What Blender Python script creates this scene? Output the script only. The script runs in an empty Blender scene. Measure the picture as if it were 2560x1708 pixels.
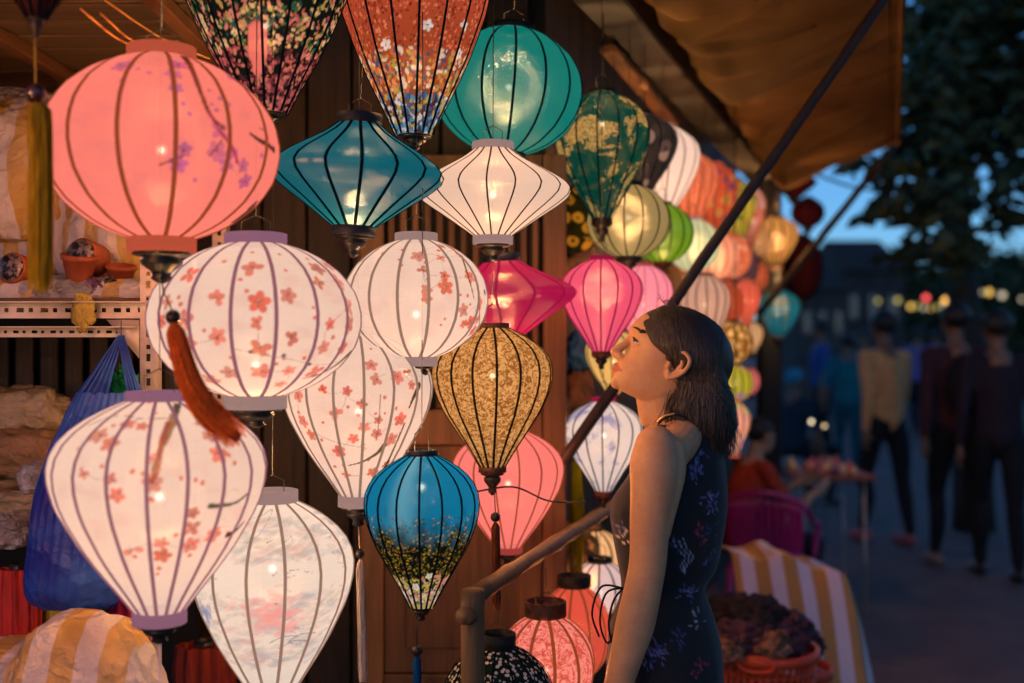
import bpy, math, random
import numpy as np
from mathutils import Vector, Matrix, noise as mnoise
random.seed(7); np.random.seed(7)
PI = math.pi
scene = bpy.context.scene
COL = scene.collection

# ------------------------------------------------------------------ camera, sky, sun, exposure
F = 2560 * 40 / 36.0          # focal length in photo pixels
CH = 1.52                     # camera height
cam_d = bpy.data.cameras.new('camera'); cam = bpy.data.objects.new('camera', cam_d); COL.objects.link(cam)
cam.location = (0, 0, CH); cam.rotation_euler = (PI / 2, 0, 0)
cam_d.lens = 40; cam_d.sensor_width = 36; cam_d.clip_start = .05; cam_d.clip_end = 900
cam_d.dof.use_dof = True; cam_d.dof.focus_distance = 2.3; cam_d.dof.aperture_fstop = 40 / 25.0
scene.camera = cam

world = bpy.data.worlds.new('World'); scene.world = world; world.use_nodes = True
wn = world.node_tree; bg = wn.nodes['Background']
sky = wn.nodes.new('ShaderNodeTexSky'); sky.sky_type = 'NISHITA'; sky.sun_disc = False
SUN_EL, SUN_ROT = 12.0, 190.0
sky.sun_elevation = math.radians(SUN_EL); sky.sun_rotation = math.radians(SUN_ROT)
sky.air_density = 1.0; sky.dust_density = .2; sky.ozone_density = 7.0
wn.links.new(sky.outputs[0], bg.inputs[0]); bg.inputs[1].default_value = 0.13

sun_d = bpy.data.lights.new('sun', 'SUN'); sun = bpy.data.objects.new('sun', sun_d); COL.objects.link(sun)
sun_d.energy = 0.02; sun_d.angle = math.radians(12); sun_d.color = (1, .8, .65)
sun.rotation_euler = (math.radians(90 - SUN_EL - 3), 0, math.radians(-SUN_ROT))

scene.view_settings.view_transform = 'Standard'; scene.view_settings.look = 'None'
scene.view_settings.exposure = 0.0; scene.view_settings.gamma = 1.0
scene.render.engine = 'CYCLES'
cy = scene.cycles
cy.use_denoising = True; cy.use_adaptive_sampling = True; cy.adaptive_threshold = .03; cy.adaptive_min_samples = 24
try: cy.denoiser = 'OPENIMAGEDENOISE'
except Exception: pass
cy.max_bounces = 4; cy.diffuse_bounces = 2; cy.glossy_bounces = 2; cy.transmission_bounces = 4
cy.transparent_max_bounces = 12; cy.sample_clamp_indirect = 4.0; cy.caustics_reflective = False; cy.caustics_refractive = False

# ------------------------------------------------------------------ helpers
S = 2560 / 2350.0             # sketch units -> photo pixels
def P(x, y, d):               # sketch point at depth d -> world point
    return Vector(((x * S - 1280) / F * d, d, CH - (y * S - 854) / F * d))
def PX(w, d): return w * S * d / F
def lin(c):
    c = c / 255.0
    return c / 12.92 if c <= .04045 else ((c + .055) / 1.055) ** 2.4
def C(r, g, b): return (lin(r), lin(g), lin(b))

def tag(o, label=None, cat=None, group=None, kind=None):
    if label: o['label'] = label
    if cat: o['category'] = cat
    if group: o['group'] = group
    if kind: o['kind'] = kind
    return o
def empty(name, loc=(0, 0, 0), rot=(0, 0, 0)):
    o = bpy.data.objects.new(name, None); COL.objects.link(o)
    o.location = loc; o.rotation_euler = rot; o.empty_display_size = .05
    return o
def link(name, me, mat=None, parent=None, loc=None, rot=None):
    o = bpy.data.objects.new(name, me); COL.objects.link(o)
    if mat is not None:
        if isinstance(mat, (list, tuple)):
            if not me.materials:
                for m in mat: me.materials.append(m)
        elif not me.materials: me.materials.append(mat)
    if parent is not None: o.parent = parent
    if loc is not None: o.location = loc
    if rot is not None: o.rotation_euler = rot
    return o
def mesh_np(name, V, Q, smooth=True):
    V = np.asarray(V, dtype=np.float32); Q = np.asarray(Q, dtype=np.int32)
    me = bpy.data.meshes.new(name); k = Q.shape[1]
    me.vertices.add(len(V)); me.vertices.foreach_set('co', V.ravel())
    me.loops.add(Q.size); me.loops.foreach_set('vertex_index', Q.ravel())
    me.polygons.add(len(Q)); me.polygons.foreach_set('loop_start', np.arange(0, Q.size, k, dtype=np.int32))
    me.update(calc_edges=True)
    if smooth: me.polygons.foreach_set('use_smooth', np.ones(len(Q), dtype=bool))
    return me
class MB:
    def __init__(s): s.v = []; s.f = []; s.sm = []
    def add(s, V, Fc, smooth=True):
        n = len(s.v); s.v += [tuple(map(float, p)) for p in V]
        s.f += [tuple(int(i) + n for i in f) for f in Fc]; s.sm += [smooth] * len(Fc); return s
    def mesh(s, name):
        me = bpy.data.meshes.new(name); me.from_pydata(s.v, [], s.f); me.update()
        me.polygons.foreach_set('use_smooth', s.sm); return me
    def build(s, name, mat, parent=None, loc=None, rot=None): return link(name, s.mesh(name), mat, parent, loc, rot)
    def box(s, c, size, R=None, bevel=0):
        x, y, z = [q / 2 for q in size]; c = Vector(c)
        if bevel <= 0:
            pts = [Vector((a * x, b * y, e * z)) for e in (-1, 1) for b in (-1, 1) for a in (-1, 1)]
            fs = [(0, 2, 3, 1), (4, 5, 7, 6), (0, 1, 5, 4), (2, 6, 7, 3), (0, 4, 6, 2), (1, 3, 7, 5)]
        else:
            b_ = min(bevel, x * .9, y * .9, z * .9)
            pts = []
            def ring(ex, ey, zz, b2):
                return [Vector(p) for p in ((ex, ey - b2, zz), (ex - b2, ey, zz), (-ex + b2, ey, zz), (-ex, ey - b2, zz), (-ex, -ey + b2, zz), (-ex + b2, -ey, zz), (ex - b2, -ey, zz), (ex, -ey + b2, zz))]
            for (zz, i) in ((-z, b_), (-z + b_, 0), (z - b_, 0), (z, b_)): pts += ring(x - i, y - i, zz, b_)
            fs = [tuple(range(7, -1, -1)), tuple(range(24, 32))]
            for r in range(3):
                for k in range(8): fs.append((r * 8 + k, r * 8 + (k + 1) % 8, r * 8 + 8 + (k + 1) % 8, r * 8 + 8 + k))
        if R is not None: pts = [R @ p for p in pts]
        return s.add([p + c for p in pts], fs, False)
    def tube(s, path, rad, n=8, caps=True, flat=1.0):
        V, Fc = tube(path, rad, n, caps, flat); return s.add(V, Fc)
    def lathe(s, prof, n=24, c=(0, 0, 0), caps=True):
        V = []; Fc = []
        for r, z in prof:
            for k in range(n):
                a = 2 * PI * k / n; V.append((c[0] + r * math.cos(a), c[1] + r * math.sin(a), c[2] + z))
        for i in range(len(prof) - 1):
            for k in range(n):
                Fc.append((i * n + k, i * n + (k + 1) % n, (i + 1) * n + (k + 1) % n, (i + 1) * n + k))
        if caps: Fc.append(tuple(range(n - 1, -1, -1))); Fc.append(tuple((len(prof) - 1) * n + k for k in range(n)))
        return s.add(V, Fc)
def tube(path, rad, n=8, caps=True, flat=1.0, up=None):
    path = [Vector(p) for p in path]; m = len(path)
    if not hasattr(rad, '__len__'): rad = [rad] * m
    V = []; Fc = []
    prev = None
    for i, p in enumerate(path):
        t = (path[min(i + 1, m - 1)] - path[max(i - 1, 0)])
        if t.length < 1e-9: t = Vector((0, 0, 1))
        t.normalize()
        if prev is None:
            a = Vector((0, 0, 1)) if abs(t.z) < .9 else Vector((1, 0, 0))
            x = t.cross(a).normalized()
        else: x = (prev - t * prev.dot(t)).normalized()
        prev = x; y = t.cross(x)
        r = rad[i]
        for k in range(n):
            a = 2 * PI * k / n
            V.append(p + x * (r * math.cos(a)) + y * (r * flat * math.sin(a)))
    for i in range(m - 1):
        for k in range(n): Fc.append((i * n + k, i * n + (k + 1) % n, (i + 1) * n + (k + 1) % n, (i + 1) * n + k))
    if caps: Fc.append(tuple(range(n - 1, -1, -1))); Fc.append(tuple((m - 1) * n + k for k in range(n)))
    return V, Fc
def cr(pts, n):               # Catmull-Rom through points, n samples
    pts = [np.array(p, float) for p in pts]; m = len(pts); out = []
    for i in range(n):
        t = i / (n - 1) * (m - 1); k = min(int(t), m - 2); u = t - k
        p0, p1, p2, p3 = pts[max(k - 1, 0)], pts[k], pts[k + 1], pts[min(k + 2, m - 1)]
        out.append(.5 * ((2 * p1) + (-p0 + p2) * u + (2 * p0 - 5 * p1 + 4 * p2 - p3) * u * u + (-p0 + 3 * p1 - 3 * p2 + p3) * u ** 3))
    return out
def grid_quads(nr, nc, closed=True):
    i = np.arange(nr - 1)[:, None]; m = nc if closed else nc - 1
    k = np.arange(m)[None, :]; k2 = (k + 1) % nc
    return np.stack([i * nc + k, i * nc + k2, (i + 1) * nc + k2, (i + 1) * nc + k], -1).reshape(-1, 4)

# ------------------------------------------------------------------ materials
def newmat(name):
    m = bpy.data.materials.new(name); m.use_nodes = True
    nt = m.node_tree; nt.nodes.clear(); out = nt.nodes.new('ShaderNodeOutputMaterial')
    return m, nt, nt.nodes, nt.links, out
def rgba(c): return (c[0], c[1], c[2], 1)
def mixc(nt, fac, a, b, mode='MIX'):
    n = nt.nodes.new('ShaderNodeMix'); n.data_type = 'RGBA'; n.blend_type = mode
    for sock, v in ((n.inputs[0], fac), (n.inputs[6], a), (n.inputs[7], b)):
        if isinstance(v, bpy.types.NodeSocket): nt.links.new(v, sock)
        elif hasattr(v, '__len__'): sock.default_value = rgba(v)
        else: sock.default_value = v
    return n.outputs[2]
def ramp(nt, fac, stops, interp='LINEAR'):
    n = nt.nodes.new('ShaderNodeValToRGB'); n.color_ramp.interpolation = interp
    e = n.color_ramp.elements
    while len(e) < len(stops): e.new(.5)
    for el, (p, c) in zip(e, stops): el.position = p; el.color = rgba(c) if hasattr(c, '__len__') else (c, c, c, 1)
    nt.links.new(fac, n.inputs[0]); return n.outputs[0]
def coords(nt, scale=(1, 1, 1), kind='Object', offset_random=False):
    tc = nt.nodes.new('ShaderNodeTexCoord'); mp = nt.nodes.new('ShaderNodeMapping')
    mp.inputs['Scale'].default_value = scale; nt.links.new(tc.outputs[kind], mp.inputs[0])
    if offset_random:
        oi = nt.nodes.new('ShaderNodeObjectInfo'); cx = nt.nodes.new('ShaderNodeCombineXYZ'); mu = nt.nodes.new('ShaderNodeMath')
        mu.operation = 'MULTIPLY'; mu.inputs[1].default_value = 37.0; nt.links.new(oi.outputs['Random'], mu.inputs[0])
        for i in range(3): nt.links.new(mu.outputs[0], cx.inputs[i])
        nt.links.new(cx.outputs[0], mp.inputs['Location'])
    return mp.outputs[0]
def noise(nt, vec, scale, detail=4, rough=.55, dist=0):
    n = nt.nodes.new('ShaderNodeTexNoise'); n.inputs['Scale'].default_value = scale; n.inputs['Detail'].default_value = detail
    n.inputs['Roughness'].default_value = rough; n.inputs['Distortion'].default_value = dist
    nt.links.new(vec, n.inputs['Vector']); return n.outputs[0]
def bump(nt, h, strength, dist=.01):
    b = nt.nodes.new('ShaderNodeBump'); b.inputs['Strength'].default_value = strength; b.inputs['Distance'].default_value = dist
    nt.links.new(h, b.inputs['Height']); return b.outputs[0]
def princ(nt, out, col, rough=.6, metal=0, normal=None, coat=0, spec=.4, sheen=0, alpha=None, sss=0):
    p = nt.nodes.new('ShaderNodeBsdfPrincipled')
    if isinstance(col, bpy.types.NodeSocket): nt.links.new(col, p.inputs['Base Color'])
    else: p.inputs['Base Color'].default_value = rgba(col)
    if isinstance(rough, bpy.types.NodeSocket): nt.links.new(rough, p.inputs['Roughness'])
    else: p.inputs['Roughness'].default_value = rough
    p.inputs['Metallic'].default_value = metal; p.inputs['Specular IOR Level'].default_value = spec
    p.inputs['Coat Weight'].default_value = coat; p.inputs['Sheen Weight'].default_value = sheen
    if sss: p.inputs['Subsurface Weight'].default_value = sss; p.inputs['Subsurface Radius'].default_value = (.01, .004, .002); p.inputs['Subsurface Scale'].default_value = 1
    if normal is not None: nt.links.new(normal, p.inputs['Normal'])
    nt.links.new(p.outputs[0], out.inputs[0]); return p
def M(name, c1, c2=None, scale=8, rough=.6, metal=0, stretch=(1, 1, 1), bmp=.15, coat=0, spec=.35, detail=5, rnd=False, sheen=0, lo=.35, hi=.65):
    m, nt, N, L, out = newmat(name)
    v = coords(nt, stretch, 'Object', rnd)
    n1 = noise(nt, v, scale, detail)
    col = ramp(nt, n1, [(lo, c1), (hi, c2 if c2 else tuple(q * .75 for q in c1))])
    if rnd:
        oi = N.new('ShaderNodeObjectInfo'); f = ramp(nt, oi.outputs['Random'], [(0, .7), (1, 1.2)])
        col = mixc(nt, 1.0, col, f, 'MULTIPLY')
    nb = bump(nt, n1, bmp, .01) if bmp else None
    princ(nt, out, col, rough, metal, nb, coat, spec, sheen); return m
def wood(name, c1, c2, axis='z', rough=.65, rnd=True):
    st = {'z': (16, 16, 1.2), 'x': (1.2, 16, 16), 'y': (16, 1.2, 16)}[axis]
    m, nt, N, L, out = newmat(name)
    v = coords(nt, st, 'Object', rnd)
    n1 = noise(nt, v, 2.2, 6, .6, .8); n2 = noise(nt, v, 9, 4, .7)
    col = ramp(nt, n1, [(.3, c1), (.7, c2)])
    col = mixc(nt, .35, col, ramp(nt, n2, [(.35, tuple(q * .35 for q in c1)), (.7, c2)]), 'MIX')
    if rnd:
        oi = N.new('ShaderNodeObjectInfo'); f = ramp(nt, oi.outputs['Random'], [(0, .6), (1, 1.25)]); col = mixc(nt, 1.0, col, f, 'MULTIPLY')
    princ(nt, out, col, rough, 0, bump(nt, n2, .35, .006), 0, .3); return m
def emis(name, c, s):
    m, nt, N, L, out = newmat(name); e = N.new('ShaderNodeEmission'); e.inputs[0].default_value = rgba(c); e.inputs[1].default_value = s
    L.new(e.outputs[0], out.inputs[0]); return m

EM, TRL, TPF, PW = .70, .010, .16, 25.0     # fabric glow, translucency, see-through share, bulb watts
def shell_mat(name, col=None, kind='plain', c2=None, em=1.0, tp=None, scale=70, thread=.012, gloss=.0, c3=None, trl=None, lo=.46, hi=.54):
    """lit lantern cloth: thin woven fabric, its glow is mostly emission put into the cloth, the rest bulb light"""
    m, nt, N, L, out = newmat(name)
    v = coords(nt)
    if kind == 'paint':
        a = N.new('ShaderNodeAttribute'); a.attribute_name = 'Col'; base = a.outputs['Color']
        wv = noise(nt, coords(nt, (3, 3, 90)), 9, 3, .7); base = mixc(nt, 1.0, base, ramp(nt, wv, [(.3, .92), (.7, 1.0)]), 'MULTIPLY')
        bl = noise(nt, v, 7, 3, .6); base = mixc(nt, 1.0, base, ramp(nt, bl, [(.3, (.95, .94, .92)), (.7, (1, 1, 1))]), 'MULTIPLY')
    elif kind == 'damask':
        w = noise(nt, v, scale * .6, 3, .6, 2.5); w2 = noise(nt, v, scale * 1.7, 3, .6, 1.2)
        mx = mixc(nt, .45, w, w2); base = ramp(nt, mx, [(lo, col), (hi, c2)])
    elif kind == 'floral':
        vo = N.new('ShaderNodeTexVoronoi'); vo.inputs['Scale'].default_value = scale; L.new(v, vo.inputs['Vector'])
        pal = ramp(nt, vo.outputs['Color'], [(0, c2), (.35, c3 or c2), (.6, c2), (.8, c3 or c2)], 'CONSTANT')
        msk = ramp(nt, vo.outputs['Distance'], [(.36, 1), (.44, 0)]); ctr = ramp(nt, vo.outputs['Distance'], [(.10, 1), (.14, 0)])
        base = mixc(nt, msk, col, pal); base = mixc(nt, ctr, base, tuple(q * .5 for q in col))
    elif kind == 'medallion':
        sp = N.new('ShaderNodeSeparateXYZ'); L.new(v, sp.inputs[0])
        w = noise(nt, v, 9, 5, .75, .6); fine = noise(nt, v, 150, 3, .6, 1.5)
        g = ramp(nt, w, [(.51, 0), (.53, 1)]); gold = ramp(nt, fine, [(.42, tuple(q * .25 for q in c2)), (.55, c2)])
        dark = ramp(nt, fine, [(.3, tuple(q * .6 for q in col)), (.7, col)])
        base = mixc(nt, g, dark, gold)
    else:
        vs = coords(nt, (1, 1, 14)); f = noise(nt, vs, 25, 3, .7)
        base = mixc(nt, ramp(nt, f, [(.3, 0), (.75, .22)]), col, c2 if c2 else tuple(q * .7 for q in col))
    vt = coords(nt, (2, 2, 60)); th = noise(nt, vt, 14, 2, .7)
    nrm = bump(nt, th, .08 + thread, .004)
    tr = N.new('ShaderNodeBsdfTranslucent'); df = N.new('ShaderNodeBsdfDiffuse'); tpn = N.new('ShaderNodeBsdfTransparent'); e = N.new('ShaderNodeEmission')
    T = TRL if trl is None else trl; DF = min(.03, T * 3) if em > 0 else .85
    L.new(mixc(nt, 1.0, base, (T, T, T), 'MULTIPLY'), tr.inputs[0]); L.new(mixc(nt, 1.0, base, (DF, DF, DF), 'MULTIPLY'), df.inputs[0])
    L.new(base, e.inputs[0]); e.inputs[1].default_value = EM * em
    tint = mixc(nt, .5, base, (1, 1, 1)); L.new(tint, tpn.inputs[0])
    if thread: L.new(nrm, df.inputs['Normal'])
    a1 = N.new('ShaderNodeAddShader'); L.new(tr.outputs[0], a1.inputs[0]); L.new(df.outputs[0], a1.inputs[1])
    last = a1.outputs[0]
    if thread:   # satin weave: the bulb shows through as a bright vertical streak
        rf = N.new('ShaderNodeBsdfRefraction'); rf.inputs['IOR'].default_value = 1.45; rf.inputs['Roughness'].default_value = .34
        L.new(mixc(nt, .5, base, (1, 1, 1)), rf.inputs[0])
        nb = bump(nt, th, 1.0, .02); L.new(nb, rf.inputs['Normal'])
        ms = N.new('ShaderNodeMixShader'); ms.inputs[0].default_value = thread * .05; L.new(last, ms.inputs[1]); L.new(rf.outputs[0], ms.inputs[2]); last = ms.outputs[0]
    if gloss:
        gl = N.new('ShaderNodeBsdfGlossy'); gl.inputs['Roughness'].default_value = .38; L.new(nrm, gl.inputs['Normal'])
        ms = N.new('ShaderNodeMixShader'); ms.inputs[0].default_value = gloss; L.new(last, ms.inputs[1]); L.new(gl.outputs[0], ms.inputs[2]); last = ms.outputs[0]
    ms = N.new('ShaderNodeMixShader'); ms.inputs[0].default_value = TPF if tp is None else tp
    L.new(last, ms.inputs[1]); L.new(tpn.outputs[0], ms.inputs[2]); last = ms.outputs[0]
    if em > 0:
        a2 = N.new('ShaderNodeAddShader'); L.new(last, a2.inputs[0]); L.new(e.outputs[0], a2.inputs[1]); last = a2.outputs[0]
    L.new(last, out.inputs[0]); return m

m_black = M('black_lacquer', (.010, .009, .009), (.022, .014, .012), 20, .36, spec=.3, bmp=.05)
m_brownlac = M('brown_lacquer', (.06, .03, .015), (.03, .015, .01), 20, .4, spec=.3, bmp=.05)
m_wire = M('brass_wire', (.45, .33, .18), (.3, .2, .1), 30, .4, .6, bmp=0)
m_dwire = M('dark_wire', (.03, .025, .022), None, 30, .5, .3, bmp=0)
m_bulb = emis('bulb_glow', (1, .82, .55), 9)
def bulb_halo_mat():  # see-through glow shell added round the bulb to soften its hot spot
    m, nt, N, L, out = newmat('bulb_halo_glow'); e = N.new('ShaderNodeEmission'); e.inputs[0].default_value = (1, .78, .48, 1); e.inputs[1].default_value = .9
    t = N.new('ShaderNodeBsdfTransparent'); a = N.new('ShaderNodeAddShader'); L.new(e.outputs[0], a.inputs[0]); L.new(t.outputs[0], a.inputs[1]); L.new(a.outputs[0], out.inputs[0]); return m
m_halo = bulb_halo_mat()
m_wall = wood('weathered_board', C(72, 55, 43), C(36, 28, 24))
m_door = wood('door_wood', C(116, 86, 58), C(76, 55, 39))
m_dark = wood('dark_beam', C(20, 16, 15), C(11, 9, 9), 'y')
m_raf = wood('rafter_wood', C(140, 92, 54), C(90, 58, 36), 'y')
m_ceil = wood('ceiling_board', C(122, 98, 68), C(76, 58, 40), 'x')
m_droof = wood('roof_board', C(36, 28, 24), C(22, 18, 17), 'y')
m_bamboo = wood('pole_wood', C(128, 94, 60), C(82, 56, 36), 'z', .55)
m_metal = M('slotted_steel', C(196, 176, 170), C(150, 132, 122), 9, .45, .3, bmp=.05)

# ------------------------------------------------------------------ the setting
def sheet(name, x0, x1, y0, y1, z, mat, n=2):
    xs = np.linspace(x0, x1, n); ys = np.linspace(y0, y1, n)
    X, Y = np.meshgrid(xs, ys); V = np.stack([X.ravel(), Y.ravel(), np.full(X.size, z)], -1)
    o = link(name, mesh_np(name, V, grid_quads(n, n, False), False), mat); return tag(o, kind='structure')
def ground_mat():
    m, nt, N, L, out = newmat('street_asphalt'); v = coords(nt)
    a = noise(nt, v, .7, 5); b = noise(nt, v, 60, 3); c = noise(nt, v, 4, 5)
    col = ramp(nt, a, [(.3, (.15, .075, .068)), (.7, (.24, .125, .105))])
    col = mixc(nt, .4, col, ramp(nt, c, [(.35, (.09, .055, .05)), (.65, (.24, .15, .12))]))
    col = mixc(nt, .3, col, ramp(nt, b, [(.3, (.03, .025, .025)), (.7, (.15, .12, .11))]))
    princ(nt, out, col, .75, 0, bump(nt, b, .4, .01), 0, .35); return m
sheet('ground', -400, 400, -60, 700, 0, ground_mat())

DX = .341                                             # the stall front recedes: x grows .341 m for each metre of depth
# front wall: vertical boards standing frontally behind the lanterns
WY = 3.02
wall = empty('board_wall', (-.8, WY, 0)); tag(wall, 'brown vertical plank wall of the stall behind the hanging lanterns', 'wall')
pw = .118
pm = MB().box((0, 0, 1.38), (pw - .006, .03, 2.76), bevel=.004).mesh('plank')
for i in range(17):
    o = link('plank', pm, m_wall, wall, (-1.35 + i * pw + .8 - .8 + .25, random.uniform(-.004, .004), 0))
    if i > 12: o.location.z = 0
bk = MB().box((-.36, .035, 1.38), (2.5, .02, 2.76)).build('backing', m_dark, wall)
# slatted door leaf
DXo, DYo = .135, 2.93
door = empty('door_leaf', (DXo - .26, DYo, 0)); tag(door, 'tan wooden door leaf with vertical vent slats beside the golden lantern', 'door')
def dpart(n, cx, cz, w, h, t=.035, m=m_door, y=0): return MB().box((cx, y, cz), (w, t, h), bevel=.004).build(n, m, door)
dpart('stile', .235, 1.0, .06, 2.0); dpart('stile', -.235, 1.0, .06, 2.0)
for zz, hh in ((1.965, .07), (1.30, .09), (.62, .09), (.06, .12)): dpart('rail', 0, zz, .408, hh, .03)
for k in range(13): dpart('vent_slat', -.186 + k * .031, 1.637, .017, .582, .014)
pn_ = dpart('panel', 0, .96, .408, .586, .012); dpart('panel', 0, .345, .408, .446, .012)
dpart('moulding', 0, .96, .30, .46, .02).parent = pn_
dpart('backing', 0, 1.637, .40, .60, .006, m_dark, .022)

# side wall that recedes along the row
swall = empty('plank_side_wall', (-.10, 3.2, 0)); tag(swall, 'dark plank side wall running back behind the receding lantern row', 'wall')
ang = math.atan2(1, DX)
spl = MB().box((0, 0, 1.6), (.17, .03, 3.2), bevel=.004).mesh('plank')
for i in range(30):
    s = .1 + i * .176
    link('plank', spl, m_wall, swall, (math.cos(ang) * s, math.sin(ang) * s, 0), (0, 0, ang))
MB().box((.60, 1.8, 1.6), (.02, 4.0, 3.2), Matrix.Rotation(ang - PI / 2, 3, 'Z')).build('backing', m_dark, swall)
# dark corner pillar at the far end
pil = MB().box((0, 0, 1.35), (.12, .12, 2.7), bevel=.01).build('corner_pillar', m_dark, None, P(1764, 600, 6.3) * Vector((1, 1, 0)) if False else (P(1764, 600, 6.3).x, 6.3, 0))
tag(pil, 'dark square pillar at the far corner of the stall', 'pillar')

# upper roof boards and beam
roof = empty('stall_roof', (0, 3, 2.75)); tag(roof, 'dark board roof over the stall carrying the awning beam', 'roof')
rb = MB().box((0, 0, 0), (.22, 6.2, .03), bevel=.004).mesh('roof_board')
for i in range(12):
    link('roof_board', rb, m_droof, roof, (-2.0 + i * .226 + .3, 1.1, .02 + (i % 2) * .006), (0, 0, -math.atan(DX) if i > 6 else -math.atan(DX)))
def beam(name, a, b, w, h, mat, parent=None, label=None, cat=None):
    a = Vector(a); b = Vector(b); d = b - a; q = d.to_track_quat('Y', 'Z').to_matrix()
    o = MB().box((0, 0, 0), (w, d.length, h), bevel=.006).build(name, mat, None, (a + b) / 2, q.to_euler())
    if label: tag(o, label, cat)
    return o
b0 = Vector((.26 - 1.6 * DX, 1.4, 2.43)); b1 = Vector((.26 + 3.25 * DX, 6.25, 2.45))
beam('awning_beam', b0, b1, .13, .11, m_dark, None, 'heavy dark timber beam along the inner edge of the awning', 'beam')
beam('rafter', P(1395, 110, 3.25), P(1545, 285, 4.3), .05, .03, m_raf, None, 'orange lit wooden batten above the green damask lantern', 'batten')
beam('rafter', (-.9, 2.2, 2.60), (.9, 3.6, 2.62), .08, .08, m_dark, None, 'dark cross rafter under the stall roof boards', 'rafter')

# low ceiling of pale boards over the shelf
lc = empty('shelf_ceiling', (-1.3, 2.4, 2.2)); tag(lc, 'low ceiling of pale yellowish boards above the goods shelf', 'ceiling')
cb = MB().box((0, 0, 0), (1.5, .105, .018), bevel=.003).mesh('ceiling_board')
for i in range(13): link('ceiling_board', cb, m_ceil, lc, (-.05, -.75 + i * .112, random.uniform(-.003, .003)))
for xx in (-.5, .2, .62): MB().box((xx, -.05, -.026), (.035, 1.5, .03), bevel=.003).build('batten', m_raf, lc)
MB().box((-.05, .62, -.05), (1.5, .03, .12), bevel=.003).build('fascia', m_wall, lc)

# awning cloth
def cloth_mat():
    m, nt, N, L, out = newmat('awning_canvas'); v = coords(nt)
    a = noise(nt, v, 3, 5); b = noise(nt, v, 240, 2)
    col = ramp(nt, a, [(.3, C(130, 102, 72)), (.7, C(100, 78, 56))])
    df = N.new('ShaderNodeBsdfDiffuse'); L.new(col, df.inputs[0]); L.new(bump(nt, b, .25, .004), df.inputs['Normal'])
    tr = N.new('ShaderNodeBsdfTranslucent'); tr.inputs[0].default_value = rgba(C(96, 62, 36))
    ms = N.new('ShaderNodeMixShader'); ms.inputs[0].default_value = .12; L.new(df.outputs[0], ms.inputs[1]); L.new(tr.outputs[0], ms.inputs[2])
    L.new(ms.outputs[0], out.inputs[0]); return m
m_awn = cloth_mat()
def awning():
    nt_, ns = 1040, 70
    ti = np.linspace(0, 1, nt_)[:, None]; s = np.linspace(0, 1, ns)[None, :]
    I0, I1 = np.array((b0.x + .02, b0.y, 2.50)), np.array((P(1752, 384, 6.05)))
    O0, O1 = np.array((1.25 * DX + .02, 1.25, 2.56)), np.array(P(2062, 322, 5.5))
    A = I0 + (I1 - I0) * ti[..., None]; B = O0 + (O1 - O0) * ti[..., None]
    Pm = A * (1 - s[..., None]) + B * s[..., None]
    L = ti * 5.0
    z = -.05 * np.sin(PI * s) * (1 + .3 * np.sin(L * 1.3))
    rng = np.random.RandomState(3)
    for k in range(60):                               # folds pulled from the beam, fading outward
        c = rng.uniform(0, 5.0); w = rng.uniform(.022, .055); a = rng.uniform(.03, .10); cv = rng.uniform(-.35, .25); ln = rng.uniform(.25, .95)
        q = (L - c - cv * s ** 1.4) / w
        z = z - a * np.exp(-q * q) * np.clip(1 - s / ln, 0, 1) ** .8 * np.clip(s * 5, 0, 1)
    for k in range(14):
        c = rng.uniform(0, 5.0); q = (L - c - rng.uniform(-.8, .8) * (1 - s)) / rng.uniform(.05, .12)
        z = z - rng.uniform(.004, .012) * np.exp(-q * q) * s
    Pm[..., 2] += z
    V = Pm.reshape(-1, 3); me = mesh_np('awning', V, grid_quads(nt_, ns, False))
    o = link('awning', me, m_awn); mod = o.modifiers.new('s', 'SOLIDIFY'); mod.thickness = .003
    return o, Pm
root_aw = empty('awning', (.7, 3.5, 2.5)); tag(root_aw, 'wrinkled brown canvas awning stretched out from the dark beam', 'awning')
aw, AP = awning(); aw.name = 'canvas'; aw.parent = root_aw; aw.location = -Vector((.7, 3.5, 2.5))
hem = MB()
hv = [Vector(AP[i, -1]) for i in range(0, 1040, 24)]
hem.tube([p + Vector((.0, 0, -.004)) for p in hv], .011, 6)
hv2 = [Vector(AP[i, -5]) for i in range(0, 1040, 24)]
hem.tube([p + Vector((0, 0, -.003)) for p in hv2], .003, 5)
hem.build('hem', m_awn, root_aw, -Vector((.7, 3.5, 2.5)))
MB().tube([Vector(AP[-1, i]) for i in range(0, 70, 3)], .008, 6).build('hem', m_awn, root_aw, -Vector((.7, 3.5, 2.5)))

# props of the awning
def pole(name, a, b, r, label, cat, mat):
    a = Vector(a); b = Vector(b); n = 14
    pts = [a.lerp(b, i / (n - 1)) + Vector((random.uniform(-1, 1), random.uniform(-1, 1), random.uniform(-1, 1))) * .002 for i in range(n)]
    o = MB().tube([p - a for p in pts], [r * random.uniform(.94, 1.05) for _ in pts], 12).build(name, mat, None, a)
    return tag(o, label, cat)
m_pole = wood('prop_wood', C(74, 58, 54), C(44, 34, 34), 'z', .6)
pole('prop_pole', P(1290, 1062, 2.83), (1.06, 3.0, 2.54), .0145, 'long dark diagonal prop pole passing behind the woman to the awning', 'pole', m_pole)
pole('prop_pole', P(1742, 722, 5.8), P(2044, 345, 5.42), .018, 'thinner dark diagonal prop pole at the far awning corner', 'pole', m_pole)
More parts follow.
